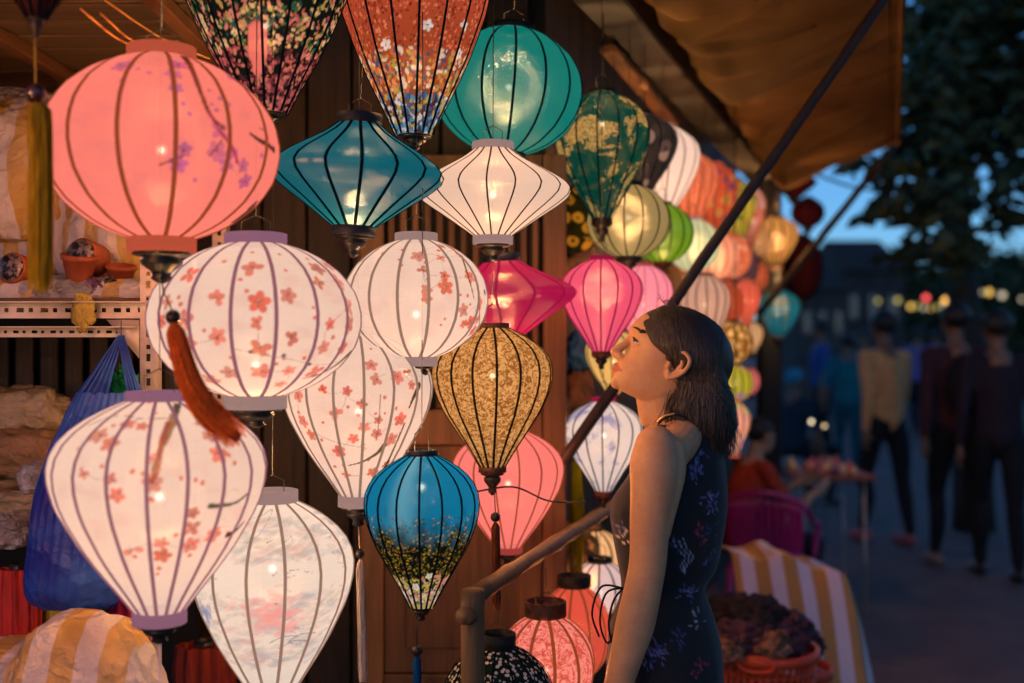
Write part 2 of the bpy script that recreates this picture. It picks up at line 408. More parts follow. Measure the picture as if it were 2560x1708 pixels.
# bamboo rail and its post
RA, RB = Vector((-.066, 2.19, 1.035)), Vector((.30, 3.34, 1.04))
rail = empty('pole_rail', (RA.x - .01, RA.y - .03, 0)); tag(rail, 'rough wooden handrail on a round post with lanterns hooked under it', 'railing')
ro = Vector(rail.location)
pp = P(1085, 1400, 2.15); MB().lathe([(.0235, 0), (.0235, .4), (.0225, .8), (.0230, 1.045), (.021, 1.052)], 20).build('post', m_bamboo, rail, (pp.x - ro.x, pp.y - ro.y, 0))
n = 20; pts = [RA.lerp(RB, i / (n - 1)) for i in range(n)]
MB().tube([p - ro for p in pts], [.0175 * random.uniform(.93, 1.07) + (.003 if i % 6 == 3 else 0) for i in range(n)], 14).build('rail', m_bamboo, rail)
MB().tube([Vector(P(1085, 1412, 2.15)) - ro, Vector(P(1064, 1414, 2.11)) - ro], [.018, .0165], 14).build('branch_stub', m_bamboo, rail)
# smaller lower rail seen between lanterns and woman
pole('cross_bar', P(1300, 1540, 2.75), P(1425, 1400, 3.1), .022, 'short dark slanting bar under the rail beside the pink damask lantern', 'bar', m_pole)

# ------------------------------------------------------------------ lanterns
SH = {
 'globe': [(0, .27), (.03, .42), (.09, .60), (.2, .81), (.34, .95), (.5, 1.0), (.66, .95), (.8, .81), (.91, .60), (.97, .42), (1, .27)],
 'drop': [(0, .23), (.1, .38), (.2, .54), (.31, .70), (.5, .92), (.62, .99), (.7, 1.0), (.78, .95), (.85, .84), (.92, .65), (.97, .45), (1, .29)],
 'sdrop': [(0, .20), (.1, .34), (.25, .57), (.4, .80), (.55, .95), (.66, 1.0), (.76, .97), (.85, .84), (.93, .6), (1, .25)],
 'diamond': [(0, .23), (.12, .42), (.25, .63), (.36, .82), (.45, .95), (.52, 1.0), (.59, .96), (.68, .82), (.8, .58), (.9, .38), (1, .24)],
}
def rfun(shape):
    h, r = zip(*SH[shape]); h = np.array(h); r = np.array(r)
    # dense smooth resampling of the control polygon
    hh = np.linspace(0, 1, 401); rr = np.interp(hh, h, r)
    k = np.ones(21) / 21
    for _ in range(2): 
        pad = np.concatenate([2 * rr[0] - rr[1:11][::-1], rr, 2 * rr[-1] - rr[-11:-1][::-1]]); rr = np.convolve(pad, k, 'valid')
    return lambda x: np.interp(x, hh, rr)
class Paint:
    def __init__(s, phi, h, rf, R, H, base, phi0, cx, yt, yb, wd):
        s.phi, s.h = phi, h; s.R, s.H, s.rf = R, H, rf
        s.c = np.empty((len(h), len(phi), 3)); s.c[:] = base
        s.rr = rf(h) * R
        dz = np.diff(h) * H; dr = np.diff(s.rr); s.s = np.concatenate([[0], np.cumsum(np.hypot(dz, dr))])
        s.phi0, s.cx, s.yt, s.yb, s.wd = phi0, cx, yt, yb, wd
    def at(s, X, Y):                                   # sketch point -> (phi, h) on the shell
        h = min(max((s.yb - Y) / (s.yb - s.yt), .005), .995)
        r = float(s.rf(h)) * s.wd / 2
        return s.phi0 + math.asin(max(-.985, min(.985, (X - s.cx) / r))), h
    def win(s, p, h, rad):
        r = max(float(s.rf(h)) * s.R, .01); s0 = float(np.interp(h, s.h, s.s))
        i0, i1 = np.searchsorted(s.s, [s0 - rad, s0 + rad]); k0, k1 = np.searchsorted(s.phi, [p - rad / r, p + rad / r])
        if i1 <= i0 or k1 <= k0: return None
        dx = (s.phi[k0:k1][None, :] - p) * s.rr[i0:i1][:, None]; dy = (s.s[i0:i1] - s0)[:, None] + 0 * dx
        return slice(i0, i1), slice(k0, k1), dx, dy
    def mixin(s, a, b, m, col):
        m = np.clip(m, 0, 1)[..., None]; s.c[a, b] = s.c[a, b] * (1 - m) + np.array(col) * m
    def disc(s, p, h, rad, col, al=1.0, asp=1.0, ang=0):
        w = s.win(p, h, rad * max(1, asp) * 1.3)
        if not w: return
        a, b, dx, dy = w; ca, sa = math.cos(ang), math.sin(ang)
        x = dx * ca + dy * sa; y = -dx * sa + dy * ca
        q = np.hypot(x / asp, y); s.mixin(a, b, al * np.clip((rad - q) / (rad * .22) + .5, 0, 1), col)
    def flower(s, p, h, rad, col, ctr, al=.85, pet=5, rot=None):
        rot = random.uniform(0, 6.28) if rot is None else rot
        r = max(float(s.rf(h)) * s.R, .01)
        L = s.s[-1]; s0 = float(np.interp(h, s.h, s.s))
        for k in range(pet):
            a = rot + 2 * PI * k / pet
            if random.random() < .06: continue
            h2 = float(np.interp(s0 + rad * .58 * math.sin(a), s.s, s.h))
            v = random.uniform(.8, 1.12)
            s.disc(p + rad * .58 * math.cos(a) / r, h2, rad * .36, tuple(q * v for q in col), al, 1.25, a)
        s.disc(p, h, rad * .13, ctr, .9)
        for k in range(3):
            a = rot + random.uniform(0, 6.28); h2 = float(np.interp(s0 + rad * .28 * math.sin(a), s.s, s.h))
            s.disc(p + rad * .28 * math.cos(a) / r, h2, rad * .05, ctr, .7, 4, a)
    def stroke(s, pts, w, col, al=.9, n=None):        # pts in sketch units
        pts = [np.array(q, float) for q in pts]; tot = sum(np.linalg.norm(b - a) for a, b in zip(pts, pts[1:]))
        n = n or max(4, int(tot / 1.6)); q = cr(pts, n)
        for i, (X, Y) in enumerate(q):
            p, h = s.at(X, Y); ww = w[0] + (w[1] - w[0]) * i / (n - 1) if hasattr(w, '__len__') else w
            s.disc(p, h, ww * random.uniform(.85, 1.2), col, al * .8)

RIBMESH = {}
def lantern(label, cx, yt, yb, wd, d, shape, mat, nrib=14, ribc=None, ribw=.005, coll=(None, None), collw=(.27, .25), collh=(.02, .022),
            fin=m_black, finh=.045, bulb_y=None, power=1.0, paint=None, base=None, group='silk lanterns hanging along the stall', tilt=(0, 0, 0),
            wire=2.62, wmat=None, lit=True, hanger=None, dense=None, name='silk_lantern', parts=None, k=.75, topcap=False):
    top = P(cx, yt, d); bot = P(cx, yb, d); H = top.z - bot.z; R = PX(wd, d) / 2
    root = empty(name, (bot.x, d, bot.z), tilt); tag(root, label, 'lantern', group)
    if d > 3.3: ribw *= 1.5
    rf = rfun(shape)
    phi0 = math.atan2(-bot.x, d)
    if paint:
        ph = np.sort(np.concatenate([np.linspace(-1.75, 1.75, 250), np.linspace(-PI, -1.80, 14), np.linspace(1.80, PI, 14, endpoint=False)])) + phi0; nh = 190
    else:
        ph = np.linspace(-PI, PI, nrib * (6 if d < 3.3 else 4), endpoint=False); nh = 40 if d < 3.3 else 26
    h = np.linspace(0, 1, nh)
    if not paint: h = .5 - .5 * np.cos(PI * h)
    stp = 2 * PI / nrib; rib0 = random.uniform(0, stp)
    a = np.mod(ph - rib0, stp); ch = np.cos(PI / nrib) / np.cos(a - PI / nrib); fc = 1 - (1 - ch) * k
    rr = rf(h) * R
    edge = np.clip(np.minimum(h, 1 - h) * 12, 0, 1)[:, None]
    G = rr[:, None] * (1 - (1 - fc[None, :]) * edge)
    V = np.stack([G * np.sin(ph)[None, :], -G * np.cos(ph)[None, :], (h * H)[:, None] + 0 * G], -1).reshape(-1, 3)
    me = mesh_np('fabric_shade', V, grid_quads(nh, len(ph)))
    if paint:
        pt = Paint(ph, h, rf, R, H, base, phi0, cx, yt, yb, wd); paint(pt)
        at = me.color_attributes.new('Col', 'FLOAT_COLOR', 'POINT')
        c4 = np.ones((len(V), 4), np.float32); c4[:, :3] = np.clip(pt.c.reshape(-1, 3), 0, 1); at.data.foreach_set('color', c4.ravel())
    link('fabric_shade', me, mat, root)
    # ribs: one strip each, sharing one mesh
    nn = 22 if d < 3.3 else 14; hh = .5 - .5 * np.cos(PI * np.linspace(0, 1, nn)); rv = rf(hh) * R + .0012
    V = []; Q = []
    for i in range(nn):
        for dx, dr in ((-ribw / 2, -.0006), (-ribw / 2.6, .0013), (ribw / 2.6, .0013), (ribw / 2, -.0006)):
            V.append((dx, -(rv[i] + dr), hh[i] * H))
    for i in range(nn - 1):
        for q in range(3): Q.append((i * 4 + q, i * 4 + q + 1, i * 4 + 5 + q, i * 4 + 4 + q))
    rme = mesh_np('rib', V, Q)
    for i in range(nrib): link('rib', rme, ribc, root, None, (0, 0, rib0 + i * stp))
    # collars
    for (cm, cw, chh, z0, r_end) in ((coll[0], collw[0], collh[0], H - .002, rv[-1]), (coll[1], collw[1], collh[1], -collh[1] + .002, rv[0])):
        if cm is None: continue
        rc = max(cw * R, r_end + .003)
        MB().lathe([(rc - .003, 0), (rc, .001), (rc, chh - .001), (rc - .003, chh), (rc - .004, chh), (rc - .004, 0), (rc - .003, 0)], 28, (0, 0, z0), False).build('collar', cm, root)
    rc = max(collw[1] * R, rv[0] + .003); zc = -collh[1] + .002 if coll[1] is not None else 0
    if fin is not None:
        f = finh; MB().lathe([(rc * .82, .003), (rc * .84, -.004), (rc * .78, -.10 * f), (rc * .5, -.16 * f), (rc * .62, -.26 * f), (rc * .58, -.4 * f), (rc * .3, -.62 * f), (rc * .26, -.74 * f), (rc * .32, -.84 * f), (rc * .10, -f)], 18, (0, 0, zc)).build('finial', fin, root)
    if topcap: MB().lathe([(rc * 1.1, 0), (rc * .9, .008), (rc * .2, .014), (.002, .016)], 18, (0, 0, H)).build('cap', m_black, root)
    # hanging wire frame
    if hanger != 'none':
        zt = wire - bot.z; rt = max(collw[0] * R, rv[-1]) * .8; wm = wmat or m_dwire
        zz = H + .04 if zt > H + .06 else H + .02
        m_ = MB()
        m_.tube([(-rt * .6, 0, H - .012), (-rt * .6, 0, zz), (0, 0, zz + .012)], .0011, 5); m_.tube([(rt * .6, 0, H - .012), (rt * .6, 0, zz), (0, 0, zz + .012)], .0011, 5)
        m_.tube([(0, 0, zz + .01), (.002, 0, (zz + zt) / 2), (0, 0, zt)], .0010, 5); m_.build('hanging_wire', wm, root)
    if lit:
        by = bulb_y if bulb_y is not None else (yt + yb) / 2
        bz = (yb - by) / (yb - yt) * H
        rb = min(.0055, R * .055)
        MB().lathe([(rb * math.sin(PI * (i + .15) / 8.3), -rb * math.cos(PI * (i + .15) / 8.3)) for i in range(9)], 12, (0, 0, bz)).build('bulb', m_bulb, root)
        if d < 3.2: MB().lathe([(rb * 1.9 * math.sin(PI * (i + .15) / 10.3), -rb * 1.9 * math.cos(PI * (i + .15) / 10.3)) for i in range(11)], 16, (0, 0, bz)).build('bulb_halo', m_halo, root)  # emissive halo, blurs the edge of the bulb
        ld = bpy.data.lights.new('bulb_light', 'POINT'); ld.energy = PW * power * (R / .18) ** 2 * (1 if d < 2.9 else 1.6); ld.color = (1, .55, .21); ld.shadow_soft_size = rb * 2.2
        lo = bpy.data.objects.new('bulb_light', ld); COL.objects.link(lo); lo.parent = root; lo.location = (0, 0, bz)
    return root, bot, R, H

m_tas = {}
def tassel_mat(key, c):
    if key not in m_tas:
        m, nt, N, L, out = newmat('tassel_' + key); v = coords(nt, (9, 9, .6)); a = noise(nt, v, 40, 4)
        col = ramp(nt, a, [(.35, tuple(min(1, q * 1.15) for q in c)), (.65, tuple(q * .5 for q in c))])
        d = N.new('ShaderNodeBsdfDiffuse'); t = N.new('ShaderNodeBsdfTranslucent'); g = N.new('ShaderNodeBsdfSheen'); L.new(col, d.inputs[0]); L.new(col, t.inputs[0]); L.new(col, g.inputs[0])
        ms = N.new('ShaderNodeMixShader'); ms.inputs[0].default_value = .55; L.new(d.outputs[0], ms.inputs[1]); L.new(t.outputs[0], ms.inputs[2])
        m2 = N.new('ShaderNodeMixShader'); m2.inputs[0].default_value = .15; L.new(ms.outputs[0], m2.inputs[1]); L.new(g.outputs[0], m2.inputs[2]); L.new(m2.outputs[0], out.inputs[0]); m_tas[key] = m
    return m_tas[key]
def tassel(root, origin, cord_pts, bead, path, r, mat, beadr=.011, beadm=m_black, cordm=None, flare=1.0, n=34):
    """cord, bead and silk tassel hanging under a lantern (points in world space)"""
    o = Vector(origin)
    sub = []
    if cord_pts: sub.append(MB().tube([Vector(p) - o for p in cord_pts], .0013, 5).build('cord', cordm or m_dwire))
    if bead is not None:
        b = Vector(bead) - o
        sub.append(MB().lathe([(beadr * math.sin(PI * (i + .2) / 10.4), -beadr * math.cos(PI * (i + .2) / 10.4)) for i in range(11)], 16, b).build('bead', beadm)); 
    q = [Vector(p) - o for p in path]; m = 18; q = [Vector(p) for p in cr(q, m)]
    # strands: many thin ribbons
    mb = MB(); rng = random.Random(5)
    V, Fc = tube(q, [r * (.35 + .55 * min(1, i / 3)) * (1 + (flare - 1) * i / (m - 1)) * (.85 if i < m * .6 else .85 - .6 * (i / m - .6) / .4) for i in range(m)], 12)
    mb.add(V, Fc)
    for k in range(n * 5):
        a = rng.uniform(0, 6.28); rad = r * rng.uniform(.75, 1.08); cut = rng.uniform(.80, 1.0) if flare < 1.3 else rng.uniform(.62, 1.0); tw = rng.uniform(-.5, .5) * (1 if flare < 1.3 else 1.8); w = rng.uniform(.0008, .0016)
        V = []; Fc = []
        for i in range(m):
            u = i / (m - 1) * cut; j = min(int(u * (m - 1)), m - 2); p = q[j].lerp(q[j + 1], u * (m - 1) - j)
            t = (q[min(j + 1, m - 1)] - q[max(j - 1, 0)]).normalized(); x = t.cross(Vector((0, 1, 0))).normalized(); y = t.cross(x)
            rr = rad * (.35 + .65 * min(1, i / 3)) * (1 + (flare - 1) * u)
            c = p + x * rr * math.cos(a + tw * u) + y * rr * math.sin(a + tw * u)
            sd = (x * -math.sin(a) + y * math.cos(a)) * w
            V += [c - sd, c + sd]
            if i: Fc.append((2 * i - 2, 2 * i - 1, 2 * i + 1, 2 * i))
        mb.add(V, Fc)
    ts = mb.build('tassel', mat, root)
    for q_ in sub: q_.parent = ts
    return ts

# ---- colours of the cloth (as seen lit)
WH = C(251, 216, 198); PKW = C(250, 205, 196)
RED = C(226, 88, 60); REDC = C(120, 50, 30); BR = C(92, 66, 30); INK = C(24, 22, 18)
r_purple = shell_mat('rib_purple', C(150, 92, 104), em=1.35, tp=0, trl=.004)  # ribs emit too, imitating light through the cloth over them
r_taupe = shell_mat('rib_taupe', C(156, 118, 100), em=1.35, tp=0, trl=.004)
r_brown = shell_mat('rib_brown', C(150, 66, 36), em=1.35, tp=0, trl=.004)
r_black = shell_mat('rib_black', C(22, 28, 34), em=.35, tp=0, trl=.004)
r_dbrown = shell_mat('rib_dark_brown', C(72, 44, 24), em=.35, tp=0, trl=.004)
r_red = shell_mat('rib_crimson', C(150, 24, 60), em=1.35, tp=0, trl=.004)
c_coral = shell_mat('collar_coral', C(236, 104, 74), em=.8, tp=0); c_white = shell_mat('collar_white', C(222, 178, 170), em=.62, tp=0)
c_mauve = shell_mat('collar_mauve', C(196, 132, 160), em=.65, tp=0)
c_navy = M('collar_navy', C(18, 26, 44), C(12, 18, 30), 20, .6, bmp=.1); c_brown = M('collar_brown', C(96, 52, 34), C(60, 34, 24), 60, .7, bmp=.3)
c_blk = M('collar_black', C(26, 22, 22), C(14, 13, 14), 60, .7, bmp=.2); c_pink = shell_mat('collar_pink', C(230, 90, 84), em=.6, tp=0)
m_paint = shell_mat('painted_silk', kind='paint'); m_paint2 = shell_mat('printed_silk', kind='paint', em=.9, tp=.12)

def blossoms(spots, dots, size, col=RED, al=.92, extra=None):
    def f(pt):
        # thin painted twigs between neighbouring blossoms
        for i, a in enumerate(spots):
            for b in spots[i + 1:]:
                d2 = math.hypot(a[0] - b[0], a[1] - b[1])
                if 18 < d2 < 62 and random.random() < .45:
                    m_ = ((a[0] + b[0]) / 2 + random.uniform(-8, 8), (a[1] + b[1]) / 2 + random.uniform(-8, 8))
                    pt.stroke([a, m_, b], (.0012, .0006), random.choice((C(150, 96, 84), C(120, 84, 60), C(170, 120, 110))), .5)
        for X, Y in spots:
            p, h = pt.at(X, Y); pt.flower(p, h, size * random.uniform(.68, 1.15), tuple(q * random.uniform(.85, 1.25) for q in col), REDC, al * random.uniform(.72, 1.0), random.choice((5, 5, 5, 5, 5, 4)))
        for X, Y in dots:
            p, h = pt.at(X, Y); pt.disc(p, h, size * .24 * random.uniform(.7, 1.1), col, al * .95, random.uniform(1, 1.4), random.uniform(0, 3))
        if extra: extra(pt)
        # the far side carries blossoms as well
        for _ in range(26):
            p = pt.phi0 + random.choice((-1, 1)) * random.uniform(1.8, 3.1); pt.flower(p, random.uniform(.2, .8), size, col, REDC, al)
    return f
# 1 big pink globe
PUR = C(176, 84, 146)
def p1x(pt):
    def d(c, k=.5): return c
    pt.stroke([(417, 150), (432, 185), (448, 240), (470, 300), (500, 330)], (.006, .002), C(110, 44, 30), .9)
    pt.stroke([(470, 300), (490, 335), (520, 370), (530, 395)], (.002, .003), C(170, 40, 90), .9)
    pt.stroke([(367, 415), (392, 405), (415, 395)], .0016, C(120, 50, 50), .8); pt.stroke([(470, 390), (495, 355)], .0014, C(120, 50, 50), .8)
    pt.stroke([(560, 328), (585, 340), (622, 346)], (.0022, .005), C(60, 34, 22), .95); pt.stroke([(580, 310), (600, 318), (606, 340)], .0014, C(110, 50, 36), .8)
    for k in range(5): pt.disc(*pt.at(575 + k * 3, 470 + k * 8), .008, C(48, 30, 24), .9, 1.6, 1.2)
lantern('big salmon pink globe lantern with purple plum branch and coral collars', 371, 136, 548, 533, 1.93, 'globe', m_paint, 14, r_brown, .0075, (c_coral, c_coral), (.27, .245), (.022, .026), m_black, .052, 345,
        1.05, blossoms([(405, 185), (395, 215), (400, 250), (490, 335), (518, 372), (418, 382), (405, 412), (485, 378), (505, 402), (520, 190), (545, 400), (550, 430), (290, 195)],
                       [(205, 210), (290, 235), (290, 262), (322, 205), (345, 215), (470, 245), (492, 262), (510, 272), (415, 285), (428, 306), (475, 278), (485, 290), (545, 200), (440, 440), (585, 370)], .0175, PUR, .85, p1x), C(255, 138, 126))
L1 = bpy.data.objects['silk_lantern']
b = P(371, 640, 1.93)
tm = tassel_mat('rust', C(250, 128, 60))
tassel(L1, L1.location, [b, P(375, 668, 1.88), P(396, 716, 1.80)], P(397, 728, 1.79), [P(398, 742, 1.79), P(412, 800, 1.76), P(438, 880, 1.72), P(478, 945, 1.70), P(548, 1008, 1.69)], .0130, tm, .012, flare=1.7, n=60)

# 7 white globe with red blossoms
sp7 = [(581, 628), (505, 693), (594, 701), (655, 686), (447, 640), (591, 745), (508, 773), (661, 778), (450, 786), (597, 796), (532, 851), (599, 848), (658, 847), (716, 851), (492, 867), (441, 738), (722, 656), (771, 650), (747, 746), (733, 797), (793, 747), (791, 706), (777, 800), (721, 622), (749, 612), (400, 700), (388, 740), (410, 820), (640, 878)]
dt7 = [(555, 653), (568, 678), (650, 631), (638, 593), (480, 761), (754, 775), (708, 711), (711, 733), (425, 690), (424, 755), (430, 705), (536, 818), (628, 832), (646, 820), (580, 590), (520, 612), (700, 600), (690, 820), (610, 812)]
def p7x(pt):
    pt.stroke([(545, 800), (600, 812), (660, 822), (720, 835), (770, 830)], .0012, C(160, 140, 120), .6)
    pt.stroke([(690, 866), (730, 856), (770, 835), (798, 810)], (.001, .006), C(70, 64, 34), .85); pt.stroke([(814, 640), (826, 690), (828, 740)], (.002, .006), C(76, 66, 30), .9)
    for X, Y in ((576, 806), (646, 814), (702, 834)): pt.disc(*pt.at(X, Y), .004, INK, .9)
lantern('wide white globe lantern with scattered red five petal blossoms and mauve ribs', 587, 560, 908, 485, 2.05, 'globe', m_paint, 16, r_purple, .0068, (c_mauve, c_white), (.285, .235), (.021, .026), m_black, .034, 838, 1.0, blossoms(sp7, dt7, .0172, RED, .92, p7x), WH)
# 8 second white globe
def p8x(pt):
    pt.stroke([(1060, 600), (1075, 650), (1085, 690)], (.003, .001), BR, .9); pt.stroke([(1095, 690), (1100, 740), (1085, 775), (1060, 800)], (.002, .003), C(150, 60, 40), .8)
    pt.disc(*pt.at(1112, 672), .006, INK, .9)
lantern('white globe lantern with blossoms gathered down one side and lilac collar', 955, 553, 820, 330, 2.30, 'globe', m_paint, 15, r_taupe, .006, (c_white, c_white), (.30, .25), (.018, .02), m_black, .04, 722, 1.0,
        blossoms([(960, 597), (1010, 600), (970, 630), (1020, 665), (1012, 570), (1018, 640), (978, 672), (978, 690), (1060, 715), (1062, 745), (1078, 740), (1098, 700), (1095, 735), (865, 578), (820, 600), (1055, 590), (1075, 640), (1050, 570), (1085, 760)],
                 [(918, 605), (922, 618), (975, 612), (981, 648), (1052, 682), (1070, 683), (1076, 702), (1042, 730), (1018, 735), (1010, 748), (1005, 582), (925, 582), (880, 588)], .0145, RED, .95, p8x), WH)
# 9 large white teardrop
def p9x(pt):
    pt.stroke([(405, 925), (398, 950), (392, 968)], (.006, .0035), INK, 1); pt.stroke([(396, 945), (385, 980), (370, 1010), (352, 1055)], (.006, .003), C(150, 110, 70), .7)
    pt.stroke([(385, 960), (370, 1000), (362, 1050), (350, 1075)], (.005, .004), C(160, 60, 40), .7)
    pt.stroke([(470, 1138), (500, 1140), (530, 1138), (555, 1122)], (.004, .0018), C(60, 52, 30), .95); pt.stroke([(500, 1120), (520, 1108), (535, 1112)], .0008, C(190, 160, 110), .6)
    pt.stroke([(512, 1215), (532, 1210), (550, 1195)], (.005, .003), C(40, 40, 26), .95); pt.stroke([(215, 968), (245, 955), (285, 945), (330, 952), (395, 950)], .0013, C(110, 60, 44), .7)
    for Y in range(1150, 1200, 10): pt.stroke([(480, Y), (515, Y + 3)], .0008, C(214, 180, 140), .6)
sp9 = [(240, 985), (265, 1000), (300, 962), (330, 966), (212, 1060), (268, 1070), (280, 1105), (352, 1080), (350, 1030), (470, 990), (490, 1028), (435, 1150), (432, 1185), (370, 1215), (430, 1225), (372, 1245), (480, 1208), (310, 1228), (395, 960), (455, 960), (520, 1000), (540, 985), (520, 975)]
dt9 = [(300, 925), (345, 920), (360, 940), (200, 1030), (198, 1012), (312, 1055), (410, 1072), (440, 1078), (455, 1085), (332, 1060), (342, 1115), (315, 1245), (400, 1198), (365, 1276), (362, 1290), (430, 1250), (512, 1032), (525, 1050), (512, 1210), (350, 1115), (270, 965), (250, 1045)]
lantern('large white teardrop lantern with red blossoms and a painted branch and mauve collars', 366, 918, 1402, 485, 1.90, 'drop', m_paint, 18, r_purple, .0062, (c_mauve, c_mauve), (.29, .245), (.017, .023), m_black, .034, 1140, 1.05, blossoms(sp9, dt9, .0150, RED, .94, p9x), WH)
L9 = bpy.data.objects['silk_lantern.003']
b9 = P(381, 1476, 1.90)
MB().tube([Vector((0, 0, -.055)), Vector((.003, 0, -.30))], .0022, 6).build('cord', M('white_cord', C(230, 210, 205), None, 20, .7, bmp=0), L9)
# 10 middle teardrop
def p10x(pt):
    pt.stroke([(958, 880), (945, 905), (935, 930)], (.006, .002), C(70, 60, 26), .95); pt.stroke([(800, 1058), (830, 1050), (862, 1032), (880, 1012)], (.001, .005), C(76, 66, 30), .95)
    pt.stroke([(925, 965), (890, 1050), (865, 1100), (853, 1122)], (.002, .005), INK, .95); pt.stroke([(870, 900), (868, 950), (862, 1000)], .0014, C(120, 90, 50), .8)
    pt.stroke([(730, 985), (760, 1000), (800, 1010), (840, 1018)], .001, C(130, 110, 90), .7)
lantern('white teardrop lantern with blossom sprigs tucked between two round ones, long white tassel below', 822, 768, 1138, 343, 2.33, 'drop', m_paint, 16, r_taupe, .0055, (c_white, c_white), (.29, .27), (.019, .024), m_black, .042, 945, 1.0,
        blossoms([(745, 888), (798, 890), (862, 865), (908, 862), (850, 835), (862, 985), (835, 970), (866, 955), (812, 995), (780, 1025), (700, 960), (718, 990), (830, 918), (795, 1080), (855, 1075), (775, 940), (930, 850), (940, 880), (895, 1000), (915, 955), (885, 1060), (690, 900)],
                 [(800, 925), (822, 942), (860, 940), (880, 940), (905, 930), (850, 800), (690, 940), (742, 1000), (770, 1062), (790, 1058), (832, 1010), (832, 1022), (845, 1045), (745, 960), (880, 905)], .0140, RED, .94, p10x), WH)
L10 = bpy.data.objects['silk_lantern.004']
tassel(L10, L10.location, [P(822, 1195, 2.33), P(826, 1262, 2.30)], P(826, 1270, 2.30), [P(827, 1283, 2.30), P(828, 1340, 2.30), P(831, 1440, 2.30), P(833, 1566, 2.30)], .0085, tassel_mat('white', C(246, 220, 212)), .010, cordm=M('pale_cord', C(200, 160, 140), None, 20, .7, bmp=0))
# 11 white teardrop with ink landscape
def p11(pt):
    R_ = np.random.RandomState(4)
    for k in range(620):                              # washes
        X, Y = R_.uniform(445, 805), R_.choice([R_.uniform(1175, 1260), R_.uniform(1330, 1420), R_.uniform(1430, 1500)])
        c = [C(150, 156, 176), C(190, 186, 190), C(240, 170, 165), C(170, 165, 150)][R_.randint(4)]
        pt.disc(*pt.at(X, Y), R_.uniform(.0015, .007), c, .24, R_.uniform(2, 5), R_.uniform(-.5, .7))
    for k in range(90): pt.disc(*pt.at(R_.normal(630, 32), R_.normal(1372, 22)), R_.uniform(.002, .008), C(255, 160, 155), .3, R_.uniform(1.5, 3.5), R_.uniform(-.6, .8))
    for k in range(30): pt.disc(*pt.at(R_.uniform(450, 490), R_.uniform(1360, 1420)), R_.uniform(.004, .009), C(110, 130, 180), .5, 1.6, 1)
    for k in range(60):
        X, Y = R_.choice([R_.uniform(460, 500), R_.uniform(610, 700), R_.uniform(740, 800)]), R_.uniform(1190, 1500); a = R_.uniform(-1, 1); l = R_.uniform(8, 26)
        pt.stroke([(X, Y), (X + l * math.cos(a), Y + l * math.sin(a))], (.0012, .0004), C(84, 84, 100), .7)
    pt.stroke([(560, 1180), (600, 1170), (625, 1160), (600, 1200), (570, 1220)], .0012, C(150, 140, 130), .6)
    for s_ in ((620, 1440), (640, 1455), (660, 1440)): pt.stroke([s_, (s_[0] + 30, s_[1] - 14), (s_[0] + 60, s_[1] - 10)], .0011, C(70, 76, 100), .8)
lantern('white teardrop lantern printed with a pale ink landscape, open ring on top', 625, 1150, 1600, 370, 2.22, 'drop', m_paint, 14, r_taupe, .0062, (c_white, c_white), (.235, .22), (.024, .02), m_black, .04, 1305, 1.1, p11, C(248, 228, 214))
# 12 blue teardrop with meadow print
def p12(pt):
    R_ = np.random.RandomState(9)
    hh = pt.h[:, None]; nzv = np.array([[mnoise.noise(Vector((p * 6, h_ * 9, 0))) for p in pt.phi] for h_ in pt.h])
    t = np.clip((.63 + nzv * .12 - hh) / .20, 0, 1)[..., None]
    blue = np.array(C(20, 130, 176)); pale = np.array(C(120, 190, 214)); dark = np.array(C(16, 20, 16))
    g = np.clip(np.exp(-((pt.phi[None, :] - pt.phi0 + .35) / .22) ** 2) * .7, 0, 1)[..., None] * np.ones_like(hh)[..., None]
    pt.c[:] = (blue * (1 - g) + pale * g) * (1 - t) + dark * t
    for k in range(3000):
        h = R_.uniform(.03, .64); p = pt.phi0 + R_.uniform(-1.7, 1.7)
        if h > .54 and R_.rand() < .6: continue
        if h < .12: c = [C(244, 222, 196), C(240, 150, 130), C(60, 110, 60), C(230, 200, 120)][R_.randint(4)]; r = R_.uniform(.0014, .0032)
        elif h < .22: c = [C(244, 180, 160), C(220, 190, 60), C(50, 90, 50)][R_.randint(3)]; r = R_.uniform(.0012, .0026)
        else: c = [C(196, 160, 44), C(150, 118, 34), C(60, 76, 34), C(120, 64, 48)][R_.randint(4)]; r = R_.uniform(.0008, .0018)
        pt.disc(p, h, r, c, .9, R_.uniform(1, 1.6), R_.uniform(0, 3))
    for k in range(26):
        pt.flower(pt.phi0 + R_.uniform(-1.5, 1.5), R_.uniform(.05, .24), R_.uniform(.004, .008), [C(250, 236, 220), C(246, 150, 140)][R_.randint(2)], C(200, 160, 40), .95)
    pt.c[pt.h < .035] = C(206, 180, 110)
lantern('small blue teardrop lantern with yellow meadow flowers printed on its lower half', 968, 1044, 1392, 263, 2.20, 'sdrop', m_paint2, 16, r_black, .0042, (c_navy, None), (.22, .2), (.012, .01), m_black, .028, 1118, .95, p12, C(20, 130, 176))
L12 = bpy.data.objects['silk_lantern.006']
tassel(L12, L12.location, [P(956, 1412, 2.2), P(957, 1480, 2.2)], P(957, 1493, 2.2), [P(957, 1506, 2.2), P(957, 1560, 2.2), P(957, 1680, 2.2)], .0075, tassel_mat('blue', C(40, 110, 170)), .011)
